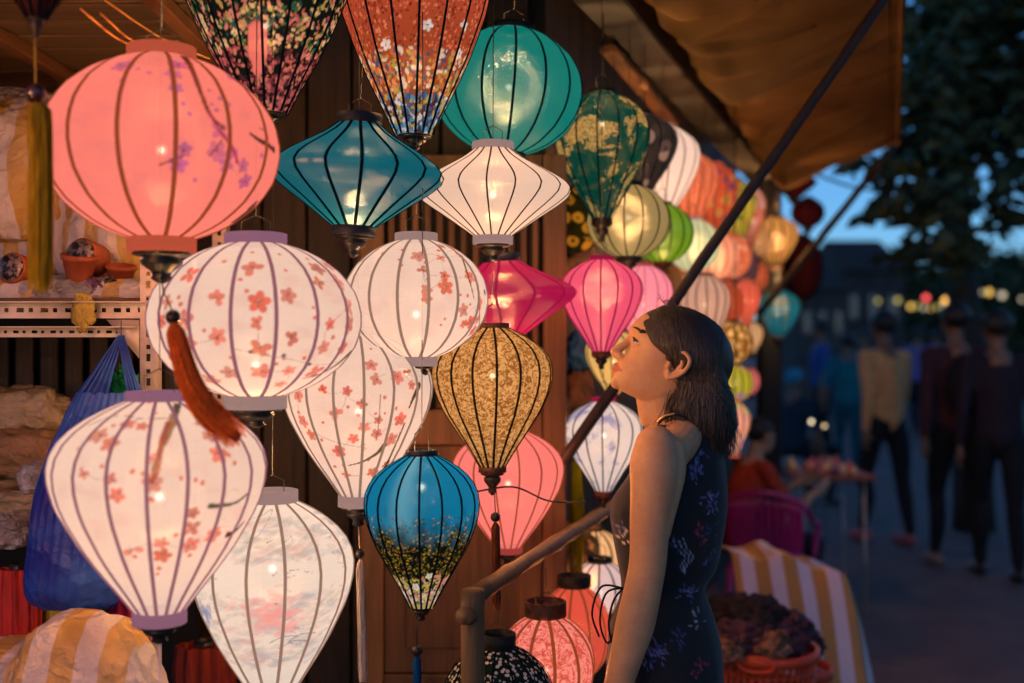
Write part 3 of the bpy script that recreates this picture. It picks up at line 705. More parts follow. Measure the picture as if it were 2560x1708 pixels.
# 2 black lantern with multicoloured flowers
def p2(pt):
    R_ = np.random.RandomState(12); pt.c[:] = C(22, 24, 20)
    for k in range(2400):
        h = R_.uniform(.0, .75); p = pt.phi0 + R_.uniform(-1.7, 1.7)
        if h < .22: c = [C(200, 96, 96), C(150, 60, 70), C(220, 130, 110), C(90, 40, 50)][R_.randint(4)]
        else: c = [C(232, 190, 130), C(226, 140, 120), C(70, 110, 60), C(200, 160, 90), C(40, 80, 80), C(196, 90, 90)][R_.randint(6)]
        pt.disc(p, h, R_.uniform(.0012, .0042), c, .85, R_.uniform(1, 2.4), R_.uniform(0, 3))
    for k in range(34): pt.flower(pt.phi0 + R_.uniform(-1.5, 1.5), R_.uniform(.2, .7), R_.uniform(.007, .013), [C(244, 204, 150), C(240, 150, 130), C(250, 180, 150)][R_.randint(3)], C(110, 60, 30), .9)
    for Y in range(105, 190, 5): pt.disc(*pt.at(592, Y), .017 if Y < 160 else .009, C(250, 130, 120), .8)
lantern('black teardrop lantern densely printed with peach and pink flowers', 610, -330, 262, 420, 2.18, 'drop', m_paint2, 16, r_black, .005, (None, None), (.25, .1), (.02, .01), m_black, .03, 60, .9, p2, C(22, 24, 20))
# 3 orange speckled
def p3(pt):
    R_ = np.random.RandomState(15)
    t = np.clip((pt.h - .1) / .45, 0, 1)[:, None, None]
    pt.c[:] = np.array(C(120, 70, 40)) * (1 - t) + np.array(C(206, 82, 52)) * t
    g = np.clip((pt.phi - pt.phi0 - .6) / .8, 0, 1)[None, :, None] * np.clip((pt.h - .45) * 6, 0, 1)[:, None, None]; pt.c[:] = pt.c * (1 - g) + np.array(C(226, 100, 74)) * g
    for k in range(2600):
        h = R_.uniform(.0, .8); p = pt.phi0 + R_.uniform(-1.7, 1.7)
        if h < .14: c = [C(30, 90, 140), C(60, 150, 190), C(230, 220, 220), C(24, 40, 70), C(200, 170, 70)][R_.randint(5)]; r = R_.uniform(.002, .006)
        elif h < .3: c = [C(170, 160, 60), C(226, 210, 190), C(190, 110, 70), C(120, 60, 90), C(40, 80, 110), C(220, 150, 80)][R_.randint(6)]; r = R_.uniform(.0018, .005)
        else: c = [C(244, 130, 90), C(140, 48, 30), C(240, 150, 110), C(110, 40, 28)][R_.randint(4)]; r = R_.uniform(.0012, .003)
        pt.disc(p, h, r, c, .85, R_.uniform(1, 1.8), R_.uniform(0, 3))
    for X, Y in ((945, 36), (1062, 82), (980, 95), (1052, 140), (1055, 222), (1100, 170), (888, 132)):
        p, h = pt.at(X, Y); pt.flower(p, h, .012, C(240, 232, 226), C(40, 60, 140), .95)
lantern('orange teardrop lantern with tiny speckles turning blue towards its tip', 950, -260, 312, 362, 2.33, 'drop', m_paint2, 16, r_black, .005, (None, None), (.25, .1), (.02, .01), m_black, .03, 155, 1.0, p3, C(206, 82, 52))

# plain and patterned ones
def silk(n, c, **k): return shell_mat('silk_' + n, c, 'plain', thread=k.pop('thread', .07), gloss=k.pop('gloss', .05), **k)
lantern('teal green globe lantern hanging under the roof behind the orange one', 1157, 70, 352, 343, 2.72, 'globe', silk('teal', C(6, 148, 138), em=.72, tp=.10, c2=C(8, 90, 110)), 15, r_black, .006, (c_navy, c_navy), (.27, .25), (.016, .016), m_black, .03, 200, 1.0, tilt=(0, math.radians(4), 0))
lantern('wide deep teal lantern with a flattened diamond profile and navy collars', 812, 285, 522, 405, 2.25, 'diamond', silk('deep_teal', C(0, 122, 142), em=.62, tp=.10, c2=C(4, 74, 110)), 16, r_black, .0065, (c_navy, c_navy), (.26, .235), (.022, .02), m_black, .042, 470, .95, tilt=(0, math.radians(3), 0))
lantern('cream white lantern with a flattened diamond profile and thin dark ribs', 1131, 343, 543, 363, 2.50, 'diamond', shell_mat('silk_cream', C(240, 204, 182), em=1.0, thread=.03), 18, r_dbrown, .0036, (c_white, c_white), (.235, .225), (.018, .02), m_black, .038, 448, 1.0)
lantern('magenta pointed lantern with a sharp diamond profile beside the door', 1163, 600, 772, 336, 2.68, 'diamond', silk('magenta', C(210, 12, 92), em=.62, tp=.10, c2=C(150, 10, 60)), 12, r_red, .006, (c_navy, c_blk), (.26, .25), (.02, .018), m_black, .03, 700, 1.0, tilt=(0, math.radians(-4), 0))
Lg, *_ = lantern('golden damask teardrop lantern with brown finial', 1130, 752, 1072, 278, 2.50, 'sdrop', shell_mat('damask_gold', C(150, 92, 40), 'damask', C(232, 172, 104), em=.92, scale=90), 16, r_dbrown, .0055, (c_brown, c_brown), (.22, .22), (.012, .014), m_brownlac, .05, 862, 1.1)
tassel(Lg, Lg.location, [P(1133, 1108, 2.48), P(1137, 1176, 2.4)], P(1137, 1187, 2.4), [P(1137, 1199, 2.4), P(1138, 1260, 2.4), P(1140, 1400, 2.4)], .0085, tassel_mat('copper', C(170, 96, 64)), .0105, m_brownlac, m_brownlac)
lantern('coral pink teardrop lantern with thin red ribs behind the golden one', 1166, 988, 1256, 255, 2.78, 'drop', shell_mat('silk_coral', C(255, 132, 124), em=1.05), 15, r_brown, .0042, (c_pink, c_pink), (.25, .23), (.012, .016), m_black, .03, 1110, 1.0)
lantern('green teardrop lantern with gold damask patches hanging high by the beam', 1382, 214, 502, 220, 3.0, 'sdrop', shell_mat('damask_green', C(16, 84, 70), 'medallion', C(220, 180, 104), em=.72), 14, r_black, .004, (c_blk, c_blk), (.22, .2), (.01, .02), m_black, .045, 285, .9)
lantern('grey brown teardrop lantern with pale flower print behind the green damask one', 1470, 262, 452, 170, 3.3, 'sdrop', shell_mat('print_grey', C(58, 48, 44), 'floral', C(196, 150, 130), em=.6, scale=16, c3=C(120, 90, 84)), 14, r_black, .0036, (c_blk, c_blk), (.22, .2), (.01, .01), m_black, .03, 360, .4)
lantern('ivory teardrop lantern in the upper receding row', 1515, 290, 500, 182, 3.65, 'drop', shell_mat('silk_ivory', C(244, 212, 196), em=1.05), 15, r_taupe, .004, (c_white, c_white), (.25, .2), (.01, .01), m_black, .03, 400, 1.0)
lantern('orange teardrop lantern beside the ivory one in the upper row', 1578, 350, 530, 140, 4.1, 'drop', shell_mat('silk_orange', C(224, 104, 68), 'damask', C(236, 132, 92), em=.9, scale=60), 14, r_brown, .0045, (c_coral, c_coral), (.25, .2), (.01, .01), m_black, .03, 440, 1.0)
lantern('red orange teardrop lantern with violet and gold lower print', 1640, 378, 548, 112, 4.6, 'drop', shell_mat('print_redorange', C(214, 84, 52), 'floral', C(200, 150, 70), em=.8, scale=26, c3=C(96, 60, 120)), 12, r_brown, .006, (c_coral, c_coral), (.25, .2), (.01, .01), m_black, .03, 460, .9)
lantern('yellow green printed teardrop lantern in the upper row', 1690, 415, 560, 90, 5.0, 'drop', shell_mat('print_yellow', C(196, 176, 60), 'floral', C(90, 120, 50), em=.85, scale=24, c3=C(214, 96, 60)), 12, r_dbrown, .005, (c_brown, c_brown), (.25, .2), (.01, .01), m_black, .03, 480, .9)
lantern('small red and white teardrop lantern at the far end of the upper row', 1722, 430, 556, 70, 5.4, 'drop', shell_mat('print_redwhite', C(210, 90, 66), 'damask', C(236, 190, 170), em=.85, scale=24), 10, r_brown, .005, (c_coral, c_coral), (.25, .2), (.01, .01), m_black, .03, 500, .9)
lantern('olive silver globe lantern with black ribs and a bright satin streak', 1443, 427, 590, 192, 3.08, 'globe', silk('olive', C(170, 152, 100), em=.66, tp=.1, thread=.10, c2=C(120, 110, 70)), 14, r_black, .004, (c_blk, c_blk), (.25, .24), (.012, .016), m_black, .025, 500, 1.2)
lantern('leaf green globe lantern behind the olive one', 1520, 470, 602, 144, 3.5, 'globe', silk('leaf', C(120, 164, 30), em=.78, c2=C(70, 130, 40), tp=.1), 14, r_black, .003, (c_brown, c_brown), (.25, .24), (.01, .012), m_brownlac, .02, 560, .9)
lantern('pale mint globe lantern in the middle receding row', 1592, 505, 622, 122, 3.9, 'globe', silk('mint', C(206, 216, 168), em=.92), 14, r_taupe, .003, (c_white, c_white), (.25, .24), (.01, .01), m_black, .02, 565, .9)
lantern('peach globe lantern in the middle receding row', 1640, 535, 640, 112, 4.3, 'globe', silk('peach', C(250, 160, 124), em=.95), 14, r_brown, .003, (c_coral, c_coral), (.25, .24), (.01, .01), m_black, .02, 590, .9)
lantern('peach globe lantern covered in small round flower print', 1678, 538, 638, 92, 4.65, 'globe', shell_mat('print_peach', C(224, 110, 70), 'floral', C(252, 176, 136), em=.95, scale=30), 12, r_brown, .003, (c_coral, c_coral), (.25, .24), (.01, .01), m_black, .02, 590, .9)
lantern('dim mauve globe lantern at the end of the middle row', 1708, 565, 655, 66, 5.1, 'globe', shell_mat('silk_mauve', C(112, 72, 84), 'damask', C(140, 96, 100), em=.5, scale=30), 12, r_dbrown, .003, (c_brown, c_brown), (.25, .24), (.01, .01), m_black, .02, 610, .3)
lantern('hot pink teardrop lantern with crimson ribs and a pale satin streak', 1380, 596, 808, 190, 2.84, 'sdrop', silk('hotpink', C(250, 92, 130), em=.88, tp=.12, thread=.10), 15, r_red, .0042, (r_red, c_brown), (.26, .24), (.012, .014), m_black, .032, 668, 1.1)
lantern('light pink teardrop lantern half hidden behind the hot pink one', 1478, 610, 800, 132, 3.3, 'drop', shell_mat('silk_lightpink', C(255, 150, 168), em=1.0), 14, r_red, .002, (c_pink, c_pink), (.25, .22), (.01, .01), m_black, .025, 700, 1.0)
lantern('pale yellow teardrop lantern behind the woman\'s face', 1408, 758, 905, 130, 3.2, 'drop', shell_mat('silk_lemon', C(226, 186, 110), em=.9), 12, r_dbrown, .004, (c_brown, c_brown), (.25, .22), (.01, .01), m_black, .03, 830, .9)
lantern('beige teardrop lantern with dark ribs just above the woman\'s head', 1617, 632, 800, 118, 3.8, 'drop', shell_mat('silk_beige', C(216, 168, 146), em=.85), 15, r_dbrown, .003, (c_brown, c_brown), (.25, .2), (.01, .01), m_black, .025, 700, .9)
lantern('rust orange globe lantern in the lower receding row', 1668, 652, 742, 80, 4.35, 'globe', shell_mat('silk_rust', C(196, 78, 48), em=.8), 13, r_brown, .004, (c_coral, c_coral), (.25, .24), (.01, .01), m_black, .02, 700, .9)
lantern('salmon red teardrop lantern beside the rust orange globe', 1712, 645, 745, 66, 4.8, 'drop', shell_mat('silk_salmon', C(238, 104, 80), em=.9), 12, r_brown, .003, (c_coral, c_coral), (.25, .2), (.01, .01), m_black, .02, 690, .9)
lantern('gold crinkled lantern with knobbly net cover behind the woman\'s hair', 1682, 738, 836, 90, 4.25, 'globe', shell_mat('print_goldnet', C(166, 110, 50), 'floral', C(244, 194, 116), em=.9, scale=34), 12, r_dbrown, .005, (c_brown, c_brown), (.3, .3), (.01, .01), m_black, .02, 785, 1.0)
lantern('lime and violet flower print lantern behind the woman\'s shoulder', 1688, 838, 922, 78, 4.15, 'globe', shell_mat('print_lime', C(180, 176, 50), 'floral', C(180, 130, 160), em=.85, scale=20, c3=C(226, 160, 110)), 12, r_dbrown, .003, (c_brown, c_brown), (.3, .3), (.01, .01), m_black, .02, 880, .9)
lantern('violet and peach printed teardrop lantern low behind the woman\'s back', 1686, 922, 1045, 72, 4.0, 'drop', shell_mat('print_violet', C(240, 164, 140), 'floral', C(190, 110, 190), em=.9, scale=20, c3=C(200, 200, 110)), 12, r_dbrown, .003, (c_coral, c_coral), (.3, .3), (.01, .01), m_black, .02, 970, .9)
lantern('white teardrop lantern with blue and peach watercolour beside the woman\'s arm', 1385, 920, 1128, 180, 2.98, 'sdrop', shell_mat('print_watercolour', C(236, 218, 214), 'damask', C(150, 150, 190), em=.85, scale=11, lo=.51, hi=.60), 15, r_dbrown, .0036, (r_red, c_brown), (.32, .25), (.012, .016), m_black, .03, 1000, 1.0)
for (x_, yt_, yb_, w_, d_, sh_, c_, n_, lab) in ((1742, 520, 590, 52, 5.6, 'globe', C(214, 150, 96), 'honey', 'small honey coloured globe lantern by the dark corner pillar'), (1738, 598, 668, 50, 5.7, 'globe', C(206, 96, 60), 'brick', 'small brick orange globe lantern under the honey one'), (1726, 740, 812, 50, 5.2, 'drop', C(236, 184, 130), 'sand', 'small sand coloured teardrop lantern under the salmon one'), (1722, 845, 905, 44, 5.1, 'globe', C(226, 120, 120), 'rosy', 'small rosy globe lantern near the lime printed one'), (1655, 560, 640, 60, 5.0, 'globe', C(232, 196, 150), 'buff', 'small buff globe lantern tucked between the peach ones'), (1560, 430, 520, 90, 4.5, 'drop', C(190, 150, 70), 'ochre', 'ochre teardrop lantern behind the ivory and orange ones')):
    lantern(lab, x_, yt_, yb_, w_, d_, sh_, shell_mat('silk_' + n_, c_, em=.85), 12, r_dbrown, .003, (c_brown, c_brown), (.25, .22), (.01, .01), m_black, .02, None, .8)
# lanterns hooked under the rail
kw = dict(group='lanterns hooked under the wooden rail', wire=1.02, wmat=m_dwire)
lantern('cream lantern half hidden low between the rail and the woman', 1362, 1216, 1330, 140, 3.35, 'globe', shell_mat('silk_ivory2', C(240, 190, 136), em=.9), 14, r_dbrown, .004, (c_brown, c_brown), (.34, .3), (.01, .01), m_black, .02, 1270, .9, **kw)
lantern('pale lilac white lantern with dark ring top under the rail', 1376, 1290, 1420, 150, 3.15, 'globe', shell_mat('silk_lilac', C(226, 200, 206), em=.85), 12, r_dbrown, .005, (c_blk, c_brown), (.36, .3), (.016, .01), m_black, .02, 1360, .9, **kw)
lantern('plain coral red lantern with wide black ring top under the rail', 1318, 1345, 1560, 168, 2.86, 'globe', shell_mat('silk_redcoral', C(236, 92, 72), em=.9), 11, r_brown, .0065, (c_blk, c_blk), (.46, .3), (.03, .02), m_black, .02, 1450, 1.0, **kw)
lantern('pink damask lantern with brown patterned ring top under the rail', 1252, 1412, 1640, 228, 2.52, 'globe', shell_mat('damask_pink', C(208, 78, 60), 'damask', C(255, 150, 138), em=1.0, scale=60, lo=.42, hi=.56), 12, r_brown, .0075, (c_brown, c_blk), (.42, .3), (.034, .02), m_black, .02, 1540, 1.0, **kw)
lantern('unlit dark green lantern with small white flower print behind the round post', 1143, 1484, 1720, 256, 2.30, 'globe', shell_mat('print_darkgreen', C(30, 44, 34), 'floral', C(236, 214, 198), em=0, scale=105, tp=.02), 14, r_black, .004, (c_blk, c_blk), (.32, .3), (.03, .02), m_black, .02, None, 1.0, lit=False, **kw)
# free hanging at the end of the row
kf = dict(group='lanterns hanging off the far corner', wire=2.45, wmat=m_dwire)
lantern('amber teardrop lantern hanging alone off the far corner', 1780, 500, 610, 106, 6.0, 'drop', shell_mat('silk_amber', C(222, 156, 82), em=.85, trl=.0012), 13, r_dbrown, .007, (c_brown, c_brown), (.4, .25), (.01, .02), m_black, .06, 552, 8.0, **kf)
lantern('turquoise topped teardrop lantern with gold print below the amber one', 1788, 668, 775, 94, 6.0, 'drop', shell_mat('print_turq', C(30, 130, 150), 'damask', C(120, 110, 60), em=.7, scale=12, lo=.5, hi=.6, trl=.002), 13, r_black, .006, (c_blk, c_brown), (.4, .25), (.01, .02), m_black, .05, 705, 4.0, **kf)
m_dred = shell_mat('silk_darkred', C(70, 22, 24), em=.0, tp=.05)
ku = dict(group='unlit dark red lanterns against the sky', wire=2.7, wmat=m_dwire, lit=False)
lantern('unlit dark red pointed lantern just under the awning against the sky', 1822, 388, 455, 104, 6.6, 'diamond', m_dred, 12, r_black, .006, (c_blk, c_blk), (.25, .25), (.01, .02), m_black, .03, None, 1, **ku)
lantern('unlit dark red round lantern against the blue sky', 1854, 455, 522, 76, 6.7, 'globe', m_dred, 12, r_black, .006, (c_blk, c_blk), (.25, .25), (.01, .02), m_black, .03, None, 1, **ku)
lantern('unlit dark red globe lantern half behind the amber one', 1838, 540, 690, 100, 7.0, 'globe', m_dred, 12, r_black, .006, (c_blk, c_blk), (.25, .25), (.01, .02), m_black, .03, None, 1, **ku)
# dark glass-like lantern end with olive tassel at the top corner
Lo, *_ = lantern('dark lantern with olive tassel cut off at the top corner', 84, -160, 45, 170, 1.72, 'drop', shell_mat('silk_darkbrown', C(60, 30, 30), em=.0, tp=.1), 12, r_black, .004, (c_brown, None), (.3, .2), (.02, .02), m_black, .03, None, 1, lit=False, wire=2.35)
tassel(Lo, Lo.location, [P(80, 88, 1.72), P(82, 200, 1.72)], P(82, 215, 1.72), [P(88, 236, 1.72), P(92, 300, 1.72), P(94, 480, 1.72), P(92, 672, 1.72)], .0165, tassel_mat('olive', C(196, 166, 52)), .015, M('dark_bead', C(60, 34, 44), C(24, 14, 22), 12, .2, spec=.7, bmp=0), M('olive_cord', C(170, 140, 50), None, 20, .7, bmp=0), 1.05, 60)

# unseen lanterns added left of the camera to light the sides facing it
ko = dict(group='added unseen lanterns that light the near sides', wire=2.6)
def at_world(x, d, z0, z1): return ((x / d * F + 1280) / S, (854 - (z1 - CH) / d * F) / S, (854 - (z0 - CH) / d * F) / S)
for (x, d, z0, z1, w, sh, m_, lab) in ((-1.12, 1.25, 1.72, 2.02, .38, 'globe', 'silk_coral', 'added coral pink globe lantern out of view past the olive tassel'), (-1.02, .95, 1.15, 1.50, .34, 'drop', 'silk_cream', 'added cream teardrop lantern out of view past the big teardrop'), (-1.15, .45, 1.55, 1.90, .36, 'globe', 'silk_ivory', 'added ivory globe lantern out of view beyond the cream one')):
    X_, yt_, yb_ = at_world(x, d, z0, z1); lantern(lab, X_, yt_, yb_, w / d * F / S, d, sh, bpy.data.materials[m_], 14, r_brown, .005, (c_white, c_white), (.27, .25), (.02, .02), m_black, .04, None, 4.0, **ko)

# ------------------------------------------------------------------ goods on and under the shelf
def slotted(name, a, b, w, t, parent, hole=.009, step=.026, nrm='y'):
    """steel angle strip with a row of punched slots, running from a to b (local)"""
    a = Vector(a); b = Vector(b); L = (b - a).length; u = (b - a).normalized(); v = Vector((0, 0, 1)) if abs(u.z) < .5 else Vector((1, 0, 0))
    n = u.cross(v).normalized(); mb = MB(); R = Matrix((u, v, n)).transposed()
    e = (w - hole) / 2
    for sgn in (-1, 1): mb.box(a + u * L / 2 + v * sgn * (w / 2 - e / 2), (L, e, t), R)
    k = 0; s = 0
    while s < L:
        ln = step * (.38 if k % 2 else .62); hl = step * .34 if k % 2 else step * .6
        mb.box(a + u * (s + ln / 2), (ln, hole, t * .98), R); s += ln + hl; k += 1
    mb.box(a + u * L / 2 + v * (w / 2 - .001) + n * .018, (L, .0022, .034), R)      # folded flange
    return mb.build(name, m_metal, parent)
SY = 2.36
shelf = empty('steel_shelf', (-1.1, SY, 0)); tag(shelf, 'grey steel rack of slotted angle bars holding bagged goods', 'shelf')
so = Vector((-1.1, SY, 0))
zt = P(200, 712, SY).z
slotted('front_bar', Vector((-1.75, SY, zt)) - so, Vector((-.75, SY, zt)) - so, .034, .002, shelf)
slotted('front_bar', Vector((-1.75, SY + .01, zt - .045)) - so, Vector((-.77, SY + .01, zt - .045)) - so, .022, .002, shelf, .006, .02)
xp = P(342, 900, SY).x
slotted('post', Vector((xp, SY - .004, 0)) - so, Vector((xp, SY - .004, P(340, 545, SY).z)) - so, .034, .002, shelf)
slotted('post', Vector((xp + .03, SY + .45, 0)) - so, Vector((xp + .03, SY + .45, 2.0)) - so, .034, .002, shelf)
MB().box(Vector((-1.25, SY + .23, zt + .02)) - so, (.98, .44, .012), bevel=.003).build('shelf_board', m_ceil, shelf)
MB().box(Vector((-1.25, SY + .23, 1.10)) - so, (.98, .44, .014), bevel=.003).build('shelf_board', m_ceil, shelf)
gus = MB().add([Vector((xp - .018, SY - .006, zt - .02)) - so, Vector((xp - .018, SY - .006, zt - .10)) - so, Vector((xp - .085, SY - .006, zt - .02)) - so], [(0, 1, 2)]); g_ = gus.build('gusset', m_metal, shelf); g_.modifiers.new('s', 'SOLIDIFY').thickness = .002

def bag_mat(name, cols, stripe=0, axis=0, tr=.35, rough=.35, scale=10, dist=.0):
    m, nt, N, L, out = newmat(name); v = coords(nt)
    n1 = noise(nt, v, scale, 5)
    if stripe:
        w = N.new('ShaderNodeTexWave'); w.bands_direction = 'XYZ'[axis]; w.inputs['Scale'].default_value = stripe; w.inputs['Distortion'].default_value = dist; L.new(v, w.inputs['Vector'])
        base = ramp(nt, w.outputs[0], [(.46, cols[0]), (.54, cols[1])])
        base = mixc(nt, .25, base, ramp(nt, n1, [(.3, tuple(q * .6 for q in cols[0])), (.7, cols[1])]))
    else: base = ramp(nt, n1, [(.35, cols[0]), (.65, cols[1])])
    p = N.new('ShaderNodeBsdfPrincipled'); L.new(base, p.inputs['Base Color']); p.inputs['Roughness'].default_value = rough; p.inputs['Specular IOR Level'].default_value = .5
    vo = N.new('ShaderNodeTexVoronoi'); vo.inputs['Scale'].default_value = scale * 2.6; vd = mixc(nt, .12, v, noise(nt, v, scale * 2, 3), 'ADD'); L.new(vd, vo.inputs['Vector'])
    hh_ = mixc(nt, .5, vo.outputs['Distance'], noise(nt, v, scale * 1.8, 6, .62, 2.2)); L.new(bump(nt, hh_, .9, .025), p.inputs['Normal'])
    t = N.new('ShaderNodeBsdfTranslucent'); L.new(base, t.inputs[0]); ms = N.new('ShaderNodeMixShader'); ms.inputs[0].default_value = tr
    L.new(p.outputs[0], ms.inputs[1]); L.new(t.outputs[0], ms.inputs[2]); L.new(ms.outputs[0], out.inputs[0]); return m
def lump(name, c, size, mat, seed=0, amp=.25, freq=2.2, nu=56, nv=36, flat_bottom=True, pinch=0, parent=None, ridge=True, boxy=0):
    """crumpled soft bag: a closed surface with ridged creases"""
    c = Vector(c); V = []
    for i in range(nv):
        t = PI * i / (nv - 1)
        for k in range(nu):
            a = 2 * PI * k / nu; d = Vector((math.sin(t) * math.cos(a), math.sin(t) * math.sin(a), math.cos(t)))
            q = d * freq + Vector((seed * 7.1, seed * 3.3, 0)); nz = mnoise.fractal(q, .9, 2.0, 4)
            rg = (1 - abs(mnoise.noise(q * 1.7))) ** 2 if ridge else 0
            r = 1 + amp * nz + amp * .5 * (rg - .5)
            if pinch and d.z > .3: r *= 1 - pinch * ((d.z - .3) / .7) ** 1.5 * .0
            p = d * r
            if boxy: p = Vector([math.copysign(abs(q_) ** (1 - boxy), q_) for q_ in p])
            if pinch: 
                f = max(0, d.z); s_ = 1 - pinch * f ** .7; p = Vector((p.x * s_, p.y * s_, p.z * (1 + .5 * pinch * f)))
            if flat_bottom and p.z < -.72: p.z = -.72 + (p.z + .72) * .1
            V.append((p.x * size[0], p.y * size[1], p.z * size[2]))
    me = mesh_np(name, V, grid_quads(nv, nu)); return link(name, me, mat, parent, c if parent is None else c)
YEL, WTE = C(226, 176, 76), C(240, 226, 224)
m_sbag = bag_mat('striped_bag', (YEL, WTE), 4.0, 0, .35, .25, 8, 4.0)
m_sbag2 = bag_mat('striped_sheet', (C(206, 152, 66), C(224, 200, 196)), 3.6, 0, .2, .4, 8, .4)
m_clear = bag_mat('clear_bag', (C(214, 204, 210), C(150, 140, 136)), 0, 0, .3, .15, 14)
m_brownbag = bag_mat('brown_sacking', (C(126, 92, 50), C(150, 116, 84)), 0, 0, .1, .6, 9)
m_olive = bag_mat('olive_bag', (C(128, 104, 50), C(176, 156, 130)), 0, 0, .15, .3, 9)
zs = zt + .03
for (x, y, d, w, h, m_, sd, lab) in (
    (20, 420, 2.62, .16, .19, m_sbag, 1, 'crumpled yellow and white striped plastic bag at the end of the shelf'),
    (150, 520, 2.66, .17, .20, m_sbag, 2, 'rumpled yellow striped plastic bag standing in the middle of the shelf'),
    (262, 560, 2.60, .10, .13, m_sbag, 3, 'small yellow striped plastic bag against the shelf post'),
    (30, 300, 2.70, .15, .09, m_clear, 4, 'pale bluish plastic bag lying on top of the striped ones'),
    (150, 672, 2.46, .12, .035, m_clear, 6, 'flat pale plastic wrapping on the front of the shelf'),
    (20, 680, 2.46, .12, .035, m_sbag, 7, 'flat folded yellow striped plastic at the shelf edge'),
    (290, 672, 2.46, .08, .03, m_sbag, 8, 'scrap of yellow striped plastic beside the shelf post')):
    o = lump('plastic_bag', P(x, y, d), (w, .11 if h > .05 else .06, h), m_, sd, .16, 2.6, 70, 46, h > .1, 0, None, False, .32)
    tag(o, lab, 'bag', 'plastic bags on the steel shelf')
# flap hanging over the bar
o = lump('plastic_flap', P(190, 715, 2.34), (.024, .008, .036), bag_mat('yellow_plastic', (C(206, 180, 80), C(170, 140, 60)), 0, 0, .3, .3), 12, .3, 2, 30, 20, False); tag(o, 'yellow plastic tag folded over the slotted shelf bar', 'tag')
# round tins and clay pots among the bags
m_tin = M('mosaic_tin', C(150, 130, 126), C(50, 40, 40), 60, .3, .4, bmp=.6, lo=.45, hi=.55); m_clay = M('terracotta', C(170, 84, 50), C(128, 60, 40), 12, .7)
def tin(x, y, d, r, lab):
    t = empty('round_tin', P(x, y, d), (math.radians(80), 0, math.radians(-12))); tag(t, lab, 'tin', 'round tins on the steel shelf')
    MB().lathe([(r * .96, -.03), (r, -.028), (r, .028), (r * .96, .03)], 26).build('body', m_clay, t); MB().lathe([(r * .90, .030), (r * .88, .034), (.002, .037)], 26).build('lid', m_tin, t)
tin(45, 622, 2.44, .034, 'round mosaic tin lid shining beside the olive tassel'); tin(203, 592, 2.46, .037, 'round mosaic tin set in a clay rim further along the shelf')
for (x, y, d, r, lab) in ((182, 622, 2.43, .036, 'open terracotta pot lying in front of the mosaic tin'), (277, 640, 2.46, .03, 'small terracotta pot next to the shelf post')):
    t = MB().lathe([(r * .6, -r), (r * .75, -r * .3), (r, r * .7), (r * 1.08, r * .7), (r * 1.08, r), (r * .95, r), (r * .7, -r * .2), (.002, -r * .7)], 22).build('clay_pot', m_clay, None, P(x, y, d), (.2, .1, 0)); tag(t, lab, 'pot', 'clay pots on the steel shelf')
for (x, y, lab) in ((140, 665, 'dark trinket with silver glints on pale wrapping'), (215, 655, 'violet glass trinket on the shelf edge'), (245, 650, 'black and silver trinket near the clay pot')):
    t = lump('trinket', P(x, y, 2.42), (.018, .014, .014), m_tin if x != 215 else M('violet_glass', C(150, 110, 150), C(70, 40, 70), 40, .15, bmp=.3), x, .5, 3, 24, 16); tag(t, lab, 'trinket', 'trinkets on the steel shelf')
# slat wall behind the shelf: the wall boards are behind; a dark crate of slats under it
crate = empty('slatted_cabinet', (-1.3, 2.86, 0)); tag(crate, 'dark slatted cabinet standing under the shelf against the wall', 'cabinet')
sl = MB().box((0, 0, 1.32), (.042, .018, .46), bevel=.003).mesh('slat')
for i in range(15): link('slat', sl, m_wall, crate, (-.42 + i * .062, 0, 0))
MB().box((0, .02, 1.58), (1.0, .03, .06), bevel=.004).build('top_rail', m_dark, crate); MB().box((0, .02, 1.07), (1.0, .03, .07), bevel=.004).build('bottom_rail', m_dark, crate); MB().box((0, .05, .8), (1.0, .02, 1.5)).build('back_panel', m_dark, crate)
# purple-blue carrier bag hung on the bar
m_carrier = bag_mat('carrier_plastic', (C(60, 54, 170), C(70, 120, 220)), 0, 0, .5, .18, 6)
m_carrier2 = bag_mat('carrier_bottom', (C(40, 40, 130), C(80, 60, 150)), 0, 0, .3, .3, 5)
cbag = empty('carrier_bag', P(190, 1390, 2.27)); tag(cbag, 'crinkled blue violet carrier bag hanging by its handles from the shelf bar', 'bag')
co = Vector(cbag.location)
secs = [(1392, 120, 258, .02), (1375, 75, 275, .06), (1330, 66, 300, .085), (1250, 75, 320, .09), (1150, 85, 335, .085), (1050, 112, 340, .07), (960, 150, 335, .05), (900, 178, 325, .035)]
rows = cr([(y, a, b, t) for y, a, b, t in secs], 44); V = []; nu = 110
for i, (y, xa, xb, t) in enumerate(rows):
    L_ = P(xa, y, 2.27); R_ = P(xb, y, 2.27); c_ = (L_ + R_) / 2; hw = (R_.x - L_.x) / 2
    for k in range(nu):
        a = 2 * PI * k / nu; cr_ = 1 + .07 * math.sin(k * 1.9 + i * .11) * (i / 44) + .06 * mnoise.noise(Vector((k * .25, i * .06, 3))) + .05 * mnoise.noise(Vector((k * .6, i * .25, 9)))
        V.append((c_.x + hw * math.cos(a) * (1 + .02 * (cr_ - 1)) - co.x, .0 + t * cr_ * 1.3 * math.sin(a), c_.z - co.z + .006 * mnoise.noise(Vector((k * .3, i * .3, 1)))))
Q = np.concatenate([grid_quads(44, nu)]); me = mesh_np('bag_body', V, Q); link('bag_body', me, m_carrier, cbag)
apex = P(278, 770, 2.27) - co
